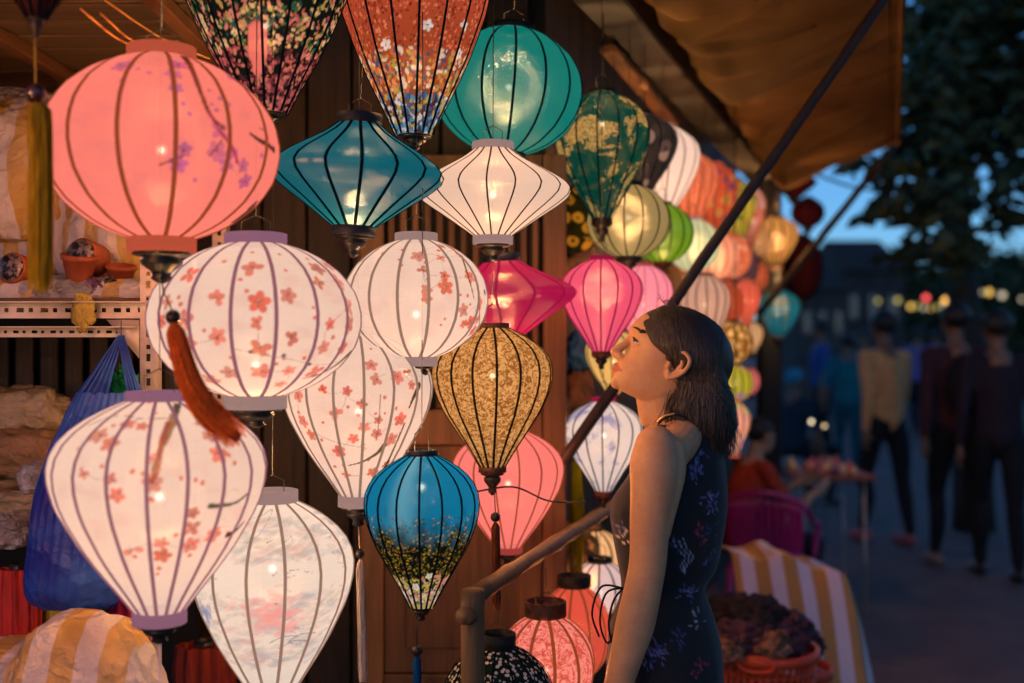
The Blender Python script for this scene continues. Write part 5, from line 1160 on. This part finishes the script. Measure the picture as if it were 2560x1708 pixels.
# ---- other people: one continuous body each
def figure(label, x, d, face, shirt, trousers, shoe=None, hairm=None, h=1.70, stride=.12, arms=None, skin=None, group='people walking in the street', sit=False, voxel=.013, lean=0.0, pack=None, long_sleeve=False, shorts=False, hairlong=False):
    root = empty('person', (x, d, 0), (0, 0, face)); tag(root, label, 'person', group)
    k = h / 1.70; mb = MB(); seg = []
    def L(name, pts, n=14): limb(mb, pts, n, 4); seg.append((name, np.array([p[:3] for p in pts])))
    hip = .90 * k
    def xz(x_, z_): return x_ + lean * (z_ - hip)
    if not sit:
        for s in (1, -1):
            f = stride * s
            L('leg', [(0, .085 * s, hip - .02, .088 * k), (f * .5, .085 * s, hip - .22 * k, .078 * k), (f * .8 + .02, .085 * s, .48 * k, .058 * k)])
            L('shin', [(f * .8 + .02, .085 * s, .48 * k, .056 * k), (f * .8 - .02, .085 * s, .32 * k, .055 * k), (f - .04 * (s < 0), .085 * s, .12, .040)])
            L('foot', [(f - .05, .085 * s, .045, .042), (f + .06, .09 * s, .04, .040), (f + .15, .095 * s, .03, .026)])
        z0 = hip
    else:
        z0 = .56
        for s in (1, -1):
            L('leg', [(0, .09 * s, .53, .092), (.22, .12 * s, .54, .080), (.42, .13 * s, .51, .060)])
            L('shin', [(.42, .13 * s, .50, .058), (.40, .13 * s, .30, .054), (.36, .12 * s, .10, .040)])
            L('foot', [(.32, .12 * s, .045, .040), (.44, .125 * s, .04, .038), (.52, .13 * s, .03, .026)])
    T = .50 * k
    L('torso', [(xz(0, z0), 0, z0 + .0, .125 * k), (xz(.0, z0 + T * .3), 0, z0 + T * .3, .118 * k), (xz(.01, z0 + T * .7), 0, z0 + T * .68, .128 * k), (xz(0, z0 + T), 0, z0 + T * .92, .10 * k)])
    for s in (1, -1):
        L('torso', [(xz(0, z0), .06 * s, z0 + .02, .10 * k), (xz(.0, z0 + T * .35), .055 * s, z0 + T * .35, .095 * k), (xz(.01, z0 + T * .75), .085 * s, z0 + T * .74, .09 * k), (xz(0, z0 + T), .12 * s, z0 + T * .92, .065 * k)])
        sh = (xz(0, z0 + T), .185 * s, z0 + T * .93)
        if arms and s in arms: el, wr = arms[s]
        else: el, wr = (sh[0] - .02 + stride * -s * .6, .235 * s, sh[2] - .28 * k), (sh[0] + .06 + stride * -s * 1.1, .25 * s, sh[2] - .52 * k)
        L('upper', [sh + (.056 * k,), tuple((np.array(sh) + np.array(el)) / 2) + (.05 * k,), tuple(el) + (.043 * k,)])
        L('fore', [tuple(el) + (.042 * k,), tuple((np.array(el) * .6 + np.array(wr) * .4)) + (.041 * k,), tuple(wr) + (.028 * k,)])
        dv = Vector(wr) - Vector(el); hand(mb, wr, dv, -s, (.1, -s, -.1), 1.0 * k); seg.append(('hand', np.array([wr, Vector(wr) + dv.normalized() * .16])))
    nz = z0 + T; hx = xz(.0, nz)
    hd = lean * .09
    L('neck', [(hx, 0, nz - .04, .055), (hx + .01 + hd * .5, 0, nz + .09 * k, .05)])
    c = Vector((hx + .03 + hd, 0, nz + .175 * k))
    L('head', [(c.x + .02, 0, c.z - .075 * k, .052 * k), (c.x + .012, 0, c.z - .02, .074 * k), (c.x - .005, 0, c.z + .03 * k, .088 * k)])
    L('head', [(c.x + .080, 0, c.z + .02, .010), (c.x + .098 * k, 0, c.z - .022, .011)]); L('head', [(c.x + .07, -.02, c.z - .055, .013), (c.x + .07, .02, c.z - .055, .013)])
    for s in (1, -1): L('head', [(c.x - .005, .085 * s, c.z + .015, .014), (c.x - .005, .086 * s, c.z - .02, .011)])
    me = remesh(mb, 'body', voxel, 4, .5)
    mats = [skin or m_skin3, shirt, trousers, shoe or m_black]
    for m_ in mats: me.materials.append(m_)
    cnt = len(me.polygons); cen = np.empty(cnt * 3); me.polygons.foreach_get('center', cen); cen = cen.reshape(-1, 3)
    best = np.full(cnt, 1e9); idx = np.zeros(cnt, int)
    MI = {'leg': 2, 'shin': 0 if shorts else 2, 'foot': 3, 'torso': 1, 'upper': 1, 'fore': 1 if long_sleeve else 0, 'hand': 0, 'neck': 0, 'head': 0}
    for nm, pts in seg:
        for a, b_ in zip(pts[:-1], pts[1:]):
            ab = b_ - a; t = np.clip(((cen - a) @ ab) / (ab @ ab + 1e-9), 0, 1); dd = np.linalg.norm(cen - (a + t[:, None] * ab), axis=1) * (.55 if nm in ('head',) else 1)
            u = dd < best; best[u] = dd[u]; idx[u] = MI[nm]
    me.polygons.foreach_set('material_index', idx.astype(np.int32)); link('body', me, None, root)
    hbm = MB(); V = []
    for i in range(14):
        t = PI * i / 13
        for kk in range(20):
            a = 2 * PI * kk / 20; V.append((c.x - .022 + .104 * k * math.sin(t) * math.cos(a), .098 * k * math.sin(t) * math.sin(a), c.z + .045 * k + .092 * k * math.cos(t)))
    hbm.add(V, [tuple(q) for q in grid_quads(14, 20)])
    if hairlong: limb(hbm, [(c.x - .06, 0, c.z + .02, .075), (c.x - .09, 0, c.z - .10, .07), (c.x - .10, 0, c.z - .2, .05)], 14)
    hm = remesh(hbm, 'hair', .012, 3, .5); link('hair', hm, hairm or m_hair2, root)
    for s in (1, -1):
        MB().lathe([(.008 * math.sin(PI * i / 6) + 1e-4, -.008 * math.cos(PI * i / 6)) for i in range(7)], 8, (c.x + .078, .03 * s, c.z + .012)).build('eye', m_iris, root)
    if pack is not None:
        ob = lump('backpack', (xz(-.17, z0 + T * .5), 0, z0 + T * .55), (.11, .15, .22), pack, 5, .06, 1.5, 30, 20, False, 0, root, False); ob.name = 'backpack'
    return root
def fab(n, c): return M('cloth_' + n, c, tuple(q * .7 for q in c), 14, .85, bmp=.2)
figure('person in a loose tan shirt and dark trousers walking away with dark hair', P(2030, 900, 8.6).x, 8.6, PI * .62, fab('tan', C(232, 170, 112)), fab('navy', C(26, 28, 36)), M('pink_shoe', C(190, 90, 90), None, 20, .6), h=1.75, stride=.14, long_sleeve=True)
figure('tall person in a dark red brown shirt carrying a black backpack', P(2195, 900, 7.6).x, 7.6, PI * .5, fab('maroon', C(70, 36, 44)), fab('black', C(20, 20, 26)), M('tan_shoe', C(150, 110, 90), None, 20, .6), h=1.78, stride=.15, long_sleeve=True, pack=fab('pack', C(24, 24, 34)))
figure('person in plain dark clothes standing beside the backpack wearer', P(2290, 900, 7.3).x, 7.3, PI * .45, fab('black2', C(40, 28, 40)), fab('black3', C(18, 18, 24)), None, h=1.72, stride=.12, long_sleeve=True)
figure('distant person in a blue shirt standing in the street', P(1885, 800, 14).x, 14, PI * .9, fab('blue', C(50, 80, 150)), fab('dark1', C(20, 22, 30)), None, h=1.80, stride=.06, voxel=.02)
figure('distant person in a teal dress beyond the table', P(1945, 850, 12.5).x, 12.5, PI * .4, fab('teal', C(20, 110, 120)), fab('teal2', C(16, 80, 96)), None, h=1.62, stride=.08, voxel=.02)
figure('distant person in a sea green top near the water', P(1985, 800, 17).x, 17, PI * 1.2, fab('sea', C(24, 90, 100)), fab('dark2', C(20, 30, 44)), None, h=1.68, stride=.06, voxel=.022)
figure('distant person in a lilac shirt between the walkers', P(2105, 800, 18).x, 18, PI * .3, fab('lilac', C(110, 100, 160)), fab('dark3', C(24, 22, 34)), None, h=1.75, stride=.1, voxel=.022)
figure('distant person in a pale violet shirt further off than the lilac one', P(2150, 800, 20).x, 20, PI * .7, fab('violet', C(120, 110, 180)), fab('dark4', C(24, 22, 34)), None, h=1.74, stride=.1, voxel=.022)
figure('person crouching low in a turquoise cap beyond the chair', P(1822, 880, 10.5).x, 10.5, PI * .2, fab('slate', C(36, 50, 70)), fab('dark5', C(24, 26, 36)), None, fab('cap', C(60, 150, 180)), h=1.5, stride=.04, voxel=.02, sit=True)
# seated vendor bending over the table
vx = P(1742, 1100, 6.0).x
vd_ = figure('seated person in an orange shirt bending over the trinket table', vx - .06, 6.12, math.radians(14), fab('orange', C(190, 62, 36)), fab('dark6', C(40, 30, 40)), None, None, sit=True, h=1.55, lean=.34, skin=m_skin2, group=None, voxel=.009, arms={-1: ((.22, -.24, .72), (.44, -.14, .84)), 1: ((.22, .22, .72), (.44, .10, .86))})
vd_.scale = (.86, .86, .86)
# plastic armchair, seen from behind
def chair_mat():
    m, nt, N, L, out = newmat('pink_plastic'); v = coords(nt); a = noise(nt, v, 5, 3); princ(nt, out, ramp(nt, a, [(.3, C(196, 36, 110)), (.7, C(164, 38, 104))]), .35, 0, None, 0, .5); return m
m_chair = chair_mat()
ch = empty('plastic_armchair', (vx + .03, 5.9, 0), (0, 0, math.radians(66))); ch.scale = (.80, .80, .88); tag(ch, 'magenta pink plastic armchair with slatted back and armrests', 'chair')
MB().box((.02, 0, .42), (.44, .46, .03), bevel=.012).build('seat', m_chair, ch)
for k in range(13):
    a = (k - 6) / 6 * 1.05; px_, py_ = -.22 + (1 - math.cos(a)) * .16, math.sin(a) * .27
    MB().tube(cr([(px_ + .02, py_ * .9, .44), (px_ - .01, py_ * .97, .62), (px_ - .05, py_, .84 - abs(a) * .05)], 8), .017, 8, True, .45).build('back_slat', m_chair, ch)
MB().tube([(-.27 + (1 - math.cos(a)) * .17, math.sin(a) * .275, .865 - abs(a) ** 2 * .06) for a in np.linspace(-1.3, 1.3, 24)], .017, 8).build('top_rail', m_chair, ch)
MB().tube([(-.21 + (1 - math.cos(a)) * .16, math.sin(a) * .25, .50) for a in np.linspace(-1.1, 1.1, 20)], .018, 8).build('lower_rail', m_chair, ch)
for s in (1, -1):
    MB().tube(cr([(-.15, .262 * s, .78), (.0, .285 * s, .67), (.2, .28 * s, .65), (.235, .27 * s, .60), (.22, .25 * s, .44)], 18), .02, 8, True, .6).build('armrest', m_chair, ch)
    for xx in (.19, -.2): MB().tube([(xx * 1.0, .2 * s, .42), (xx * 1.15, .235 * s, 0)], [.025, .02], 8).build('leg', m_chair, ch)
# table of trinkets
tb = P(1890, 1078, 6.6); tab = empty('trinket_table', (tb.x, 6.6, 0)); tag(tab, 'low narrow table with thin metal legs covered in small trinkets', 'table')
TZ = tb.z - .01
MB().box((0, 0, TZ - .012), (.46, .5, .024), bevel=.004).build('table_top', wood('table_wood', C(170, 96, 70), C(130, 70, 56), 'x'), tab)
for sx in (-.17, .17):
    for sy in (-.21, .21): MB().tube([(sx, sy, TZ - .02), (sx * 1.05, sy, 0)], .009, 8).build('leg', m_metal, tab)
rt = random.Random(3); tc = [C(210, 110, 80), C(200, 150, 110), C(190, 90, 110), C(220, 180, 150), C(120, 70, 110), C(230, 190, 140)]
tms = [M('trinket_%s' % n_, c, None, 20, .35, bmp=0) for n_, c in zip(('coral', 'straw', 'rose', 'cream', 'plum', 'sand'), tc)]; tn = ('coral', 'straw', 'rose', 'cream', 'plum', 'sand')
pmesh = MB().lathe([(.012, 0), (.02, .012), (.021, .022), (.013, .034), (.009, .038), (.012, .045)], 12)
pms = [pmesh.mesh('trinket_pot') for _ in tms]
for k in range(30):
    j = k % 6; o = link('trinket_pot', pms[j], tms[j], None, (tb.x + rt.uniform(-.17, .17), 6.6 + rt.uniform(-.2, .2), TZ + .001)); o.rotation_euler = (0, 0, rt.uniform(0, 6)); o.scale = [rt.uniform(.8, 1.5)] * 3
    tag(o, 'little %s coloured pot among the trinkets on the narrow table' % tn[j], 'pot', 'little pots on the trinket table')
# striped cover over a stall table, baskets of goods
def cover():
    nu, nv = 90, 70; V = []
    for i in range(nv):
        v = i / (nv - 1)
        for k in range(nu):
            u = k / (nu - 1)
            x = .0 + u * .54; y = -.34 + v * .62 + .10 * (1 - min(1, v / .62)) ** 2
            top = .715 - .03 * abs(u - .15) - .16 * max(0, u - .3) ** 1.2
            edge = max(0, (u - .80) / .20); top -= edge ** 1.3 * .50
            fr = max(0, (.62 - v) / .62); top -= fr ** 1.15 * .58 * (1 - .5 * edge)
            z = top + .012 * math.sin(u * 16 + v * 3) * (1 + edge) + .018 * mnoise.noise(Vector((u * 5, v * 5, 2))); x += edge * .03 * math.sin(v * 14)
            V.append((x, y - fr * .02, z))
    return mesh_np('striped_cover', V, grid_quads(nv, nu, False))
cp = P(1690, 1400, 4.2)
def stripe_mat():
    m, nt, N, L, out = newmat('stripe_tarp'); v = coords(nt); w = N.new('ShaderNodeTexWave'); w.bands_direction = 'X'; w.inputs['Scale'].default_value = 2.9; w.inputs['Distortion'].default_value = .25; w.inputs['Detail'].default_value = 1; L.new(v, w.inputs['Vector'])
    base = ramp(nt, w.outputs[0], [(.50, C(206, 132, 60)), (.56, C(236, 196, 200))]); base = mixc(nt, .18, base, noise(nt, v, 30, 4), 'MULTIPLY')
    princ(nt, out, base, .5, 0, bump(nt, noise(nt, v, 16, 5), .3, .01), 0, .4); return m
o = link('striped_cover', cover(), stripe_mat(), None, (cp.x, 4.25, 0)); o.modifiers.new('s', 'SOLIDIFY').thickness = .003; tag(o, 'orange and white striped tarpaulin draped over a low stall table', 'tarpaulin')
ut = empty('stall_table', (cp.x + .2, 4.42, 0)); tag(ut, 'low table hidden under the striped tarpaulin', 'table')
MB().box((0, 0, .36), (.26, .24, .02), bevel=.004).build('table_top', m_wall, ut)
for sx in (-.1, .1):
    for sy in (-.1, .1): MB().tube([(sx, sy, .355), (sx, sy, 0)], .015, 8).build('leg', m_wall, ut)
m_ob = M('orange_plastic', C(226, 84, 46), C(196, 66, 36), 8, .4, bmp=0)
def basket(x, y, r0, r1, z1, label, n=40, rows=9):
    t = empty('plastic_basket', (x, y, 0)); tag(t, label, 'basket', 'plastic baskets of goods')
    def rr(z): return r0 + (r1 - r0) * z / z1
    MB().lathe([(rr(z1), z1 - .03), (rr(z1) + .012, z1 - .03), (rr(z1) + .014, z1), (rr(z1) - .004, z1), (rr(z1), z1 - .03)], n, (0, 0, 0), False).build('rim', m_ob, t)
    lat = MB()
    for k in range(n):
        a = 2 * PI * k / n; lat.tube([(rr(z) * math.cos(a), rr(z) * math.sin(a), z) for z in (0, z1 * .5, z1 - .02)], .0045, 4)
    for i in range(rows):
        z = z1 * i / rows; lat.tube([(rr(z) * math.cos(a), rr(z) * math.sin(a), z) for a in np.linspace(0, 2 * PI, n + 1)], .0045, 4, False)
    lat.build('lattice', m_ob, t)
    for a in (-PI * .62, PI * .38):
        c = Vector((math.cos(a) * (r1 + .006), math.sin(a) * (r1 + .006), z1 - .02)); tn_ = Vector((-math.sin(a), math.cos(a), 0))
        MB().tube([c + tn_ * .055 * math.cos(q) + Vector((0, 0, .022 * math.sin(q))) for q in np.linspace(0, 2 * PI, 20)], .008, 7, False).build('handle', m_ob, t)
    return t
bx = P(1755, 1500, 3.55); basket(bx.x, 3.55, .12, .155, P(1755, 1512, 3.4).z, 'orange plastic lattice basket heaped with dark shaggy bundles')
bx2 = P(1840, 1500, 3.85); basket(bx2.x - .02, 3.95, .11, .14, P(1850, 1512, 3.95).z - .02, 'second orange plastic basket behind the heaped one')
m_shag = [M('shag_%s' % n_, c, tuple(q * .25 for q in c), 26, .8, bmp=.9, lo=.45, hi=.6) for n_, c in (('black', C(50, 34, 38)), ('plum', C(92, 54, 64)), ('tan', C(150, 104, 80)))]
for (x, y, d, w, h, j, lab) in ((1690, 1400, 3.62, .10, .05, 0, 'flat black shaggy bundle on top of the heap'), (1735, 1415, 3.55, .09, .06, 0, 'round dark shaggy bundle with reddish tufts'), (1800, 1450, 3.55, .08, .065, 1, 'plum and tan shaggy bundle at the basket edge'), (1700, 1465, 3.48, .10, .05, 1, 'speckled plum bundle at the front of the basket'), (1770, 1478, 3.45, .06, .04, 2, 'tan tufted bundle in front of the plum one'), (1665, 1485, 3.45, .06, .04, 2, 'tan speckled bundle next to the woman\'s dress'), (1840, 1480, 3.75, .07, .05, 1, 'mauve tufted bundle behind the basket rim')):
    o = lump('shaggy_bundle', P(x, y, d), (w, .07, h), m_shag[j], x, .30, 3.2, 60, 40, False); tag(o, lab, 'bundle', 'shaggy bundles in the basket')

# ------------------------------------------------------------------ trees, far bank, lights
m_leafd = M('dark_leaf', (.030, .050, .022), (.05, .075, .03), 3, .6, bmp=0); m_bark = wood('bark', C(70, 58, 48), C(40, 34, 30))
def leafmesh(clumps, n_per, size, seed, droop=.5):
    r = np.random.RandomState(seed); V = []; Q = []
    for (c, rad, f) in clumps:
        m_ = int(n_per * f); c = np.array(c)
        p = r.normal(size=(m_, 3)) * np.array(rad) * .5 + c
        for q in p:
            s = size * r.uniform(.6, 1.3); a = r.uniform(0, 6.28); t = np.array([math.cos(a), math.sin(a), -droop * r.uniform(.3, 1.6)]); t /= np.linalg.norm(t)
            sd = np.cross(t, r.normal(size=3)); sd /= np.linalg.norm(sd) + 1e-6; k = len(V)
            V += [q, q + t * s * .45 + sd * s * .28, q + t * s, q + t * s * .45 - sd * s * .28]; Q.append((k, k + 1, k + 2, k + 3))
    return mesh_np('crown', V, Q, False)
def tree(label, base, trunk, r0, clumps, n_per, size, seed, group=None, limbs=()):
    t = empty('tree', base); tag(t, label, 'tree', group); b = Vector(base)
    MB().tube([Vector(p) - b for p in cr(trunk, 12)], [r0 * (1 - .55 * i / 11) for i in range(12)], 12).build('trunk', m_bark, t)
    for q in limbs: MB().tube([Vector(p) - b for p in cr(q, 10)], [r0 * .4 * (1 - .7 * i / 9) for i in range(10)], 8).build('limb', m_bark, t)
    link('crown', leafmesh([(Vector(c) - b, r, f) for c, r, f in clumps], n_per, size, seed), m_leafd, t); return t
cl = []
rc = random.Random(8)
for (x, y, d, rx, rz, f) in ((2180, 40, 8.0, 95, 110, 3.2), (2300, 60, 8.2, 100, 110, 3.2), (2120, 200, 7.6, 60, 100, 1.8), (2220, 200, 8.2, 100, 90, 3.0), (2330, 210, 8.0, 70, 90, 2.2), (2130, 320, 7.6, 60, 70, 1.5), (2215, 320, 8.3, 70, 70, 1.8), (2330, 300, 8.4, 40, 40, .6),
    (2165, 430, 7.8, 42, 80, 1.5), (2120, 470, 7.6, 36, 70, 1.1), (2175, 560, 7.9, 34, 60, 1.0), (2110, 570, 7.7, 26, 50, .6), (2215, 580, 8.2, 36, 55, .9), (2240, 470, 8.2, 26, 40, .35), (2300, 430, 8.0, 36, 60, 1.0), (2315, 490, 8.0, 24, 40, .5), (2255, 350, 8.3, 36, 30, .5), (2025, 470, 7.2, 24, 26, .5), (1985, 365, 7.2, 30, 20, .3), (2050, 380, 7.3, 34, 30, .5), (2340, 380, 8.5, 20, 40, .5), (2080, 420, 7.5, 28, 50, .6), (2000, 60, 8.6, 90, 80, 1.0)):
    if y > 300: f *= .5; rx *= .72; rz *= .8
    w = P(x, y, d); cl.append((w, (PX(rx, d), .5, PX(rz, d)), f))
tb_ = P(2150, 600, 9.2)
tree('dark broad leaved tree with drooping sprays hanging over the street', (tb_.x + .3, 9.2, 0), [(tb_.x + .3, 9.2, 0), (tb_.x + .25, 9.2, 1.5), (tb_.x + .1, 9.1, 3.0), (tb_.x + .2, 8.8, 4.6)], .17, cl, 230, .135, 4, None,
     [[(tb_.x + .1, 9.1, 3.0), tuple(P(2250, 200, 8.6)), tuple(P(2330, 150, 8.2))], [(tb_.x + .1, 9.1, 2.8), tuple(P(2120, 300, 8.4)), tuple(P(2030, 380, 7.4))], [(tb_.x + .15, 9.1, 3.4), tuple(P(2180, 100, 8.2))], [(tb_.x + .15, 9.1, 3.0), tuple(P(2240, 330, 8.6)), tuple(P(2300, 430, 8.1))]])
# cables against the sky
o = MB().tube([Vector(q) - P(1830, 382, 6.5) for q in cr([P(1830, 382, 6.5), P(1960, 430, 6.8), P(2080, 440, 7.2), P(2200, 420, 7.6)], 16)], .008, 6).build('overhead_cable', m_dwire, None, P(1830, 382, 6.5)); tag(o, 'sagging overhead cable between the awning corner and the tree', 'cable')
# far side of the water
m_far = M('far_plaster', (.05, .05, .055), (.03, .03, .034), 3, .8); m_roof = M('far_tiles', (.05, .035, .03), None, 3, .8)
def house(label, x, y_top, w, d, hgt_y=1.0):
    c = P(x, y_top, d); W_ = PX(w, d); t = empty('house', (c.x, d, 0)); tag(t, label, 'house', 'dark houses across the water'); H_ = c.z
    MB().box((0, 0, H_ * .39), (W_ * .92, 4, H_ * .78)).build('wall', m_far, t)
    mbr = MB().add([(-W_ / 2, -2.3, H_ * .77), (W_ / 2, -2.3, H_ * .77), (W_ / 2, 2.3, H_ * .77), (-W_ / 2, 2.3, H_ * .77), (-W_ * .42, 0, H_), (W_ * .42, 0, H_)], [(0, 1, 5, 4), (2, 3, 4, 5), (0, 4, 3), (1, 2, 5), (3, 2, 1, 0)], False); mbr.build('roof', m_roof, t)
    wm_ = MB().box((0, 0, 0), (W_ * .12, .06, H_ * .14)).mesh('window')
    for k in range(3): link('window', wm_, m_glassd, t, (-W_ * .28 + k * W_ * .28, -2.01, H_ * .55))
m_glassd = M('dusk_glass', (.05, .08, .12), None, 2, .1, spec=.8, bmp=0)
house('dark house with a flat topped roof across the water', 1955, 552, 150, 34); house('low dark house hidden behind the walkers', 2150, 640, 220, 40); house('long dark house behind the crowd at the street end', 2330, 655, 260, 44); house('dark house close behind the corner pillar', 1840, 600, 120, 30)
def far_tree(label, x, y, d, w, seed):
    c = P(x, y, d); W_ = PX(w, d); tree(label, (c.x, d, 0), [(c.x, d, 0), (c.x, d, c.z * .5), (c.x + .3, d, c.z * .75)], .25, [((c.x, d, c.z * .62), (W_ * .8, W_ * .6, c.z * .35), 1), ((c.x - W_ * .25, d, c.z * .75), (W_ * .4, W_ * .4, c.z * .25), .6), ((c.x + W_ * .2, d, c.z * .8), (W_ * .4, W_ * .4, c.z * .25), .6)], 900, .45, seed, 'far trees across the water')
far_tree('rounded far tree at the right of the dusk skyline by the long house', 2330, 585, 38, 130, 21); far_tree('low far tree between the dark houses', 2240, 618, 37, 140, 22); far_tree('far tree beside the flat topped house', 2060, 610, 36, 100, 23); far_tree('far tree behind the street end crowd', 2110, 640, 39, 130, 24)
# strings of light bulbs across the far bank
sl_ = empty('light_string', P(2190, 668, 26)); tag(sl_, 'blurred string of warm yellow bulbs along the far bank', 'string lights')
lo_ = Vector(sl_.location); pts = [P(x, 672 + 14 * math.sin((x - 2030) / 330 * PI * 2.2), 26) for x in range(2000, 2420, 15)]
MB().tube([p - lo_ for p in pts], .02, 5).build('cable', m_dwire, sl_)
bm = [emis('string_bulb_%s' % n_, c, s) for n_, c, s in (('amber', (1, .62, .14), 1.6), ('yellow', (.9, .75, .2), .8), ('pale', (1, .85, .6), 1.0))]
bme = [MB().lathe([(.085 * math.sin(PI * i / 8) + 1e-3, -.085 * math.cos(PI * i / 8)) for i in range(9)], 12).mesh('light_bulb') for _ in bm]
for k, p in enumerate(pts):
    if rt.random() < .6: o = link('light_bulb', bme[k % 3], bm[k % 3], sl_, p - lo_ - Vector((0, 0, rt.uniform(.08, .3)))); o.scale = [rt.uniform(.35, .9)] * 3
for (x, y, d, c, s, r, lab) in ((2125, 745 / S, 22, (1, .1, .1), 3, .05, 'small red lamp across the water'), (2170 / 1, 690, 24, (1, .5, .1), 3, .06, 'small orange lamp beside the string of bulbs'), (1862, 968, 7.9, (1, .8, .5), 3, .012, 'tiny warm stall lamp behind the trinket table'), (1892, 978, 7.9, (1, .7, .4), 2, .011, 'tiny dim stall lamp beside the warm one')):
    w = P(x, y, d); t = empty('lamp', w); tag(t, lab, 'lamp', 'far lamps'); MB().lathe([(r * math.sin(PI * i / 8) + 1e-3, -r * math.cos(PI * i / 8)) for i in range(9)], 12).build('globe', emis('lamp_glow_%d' % int(x), c, s), t); MB().tube([(0, 0, -r), (0, 0, -max(.1, min(w.z - .02, 2.5)))], r * .2, 6).build('stand', m_dwire, t)
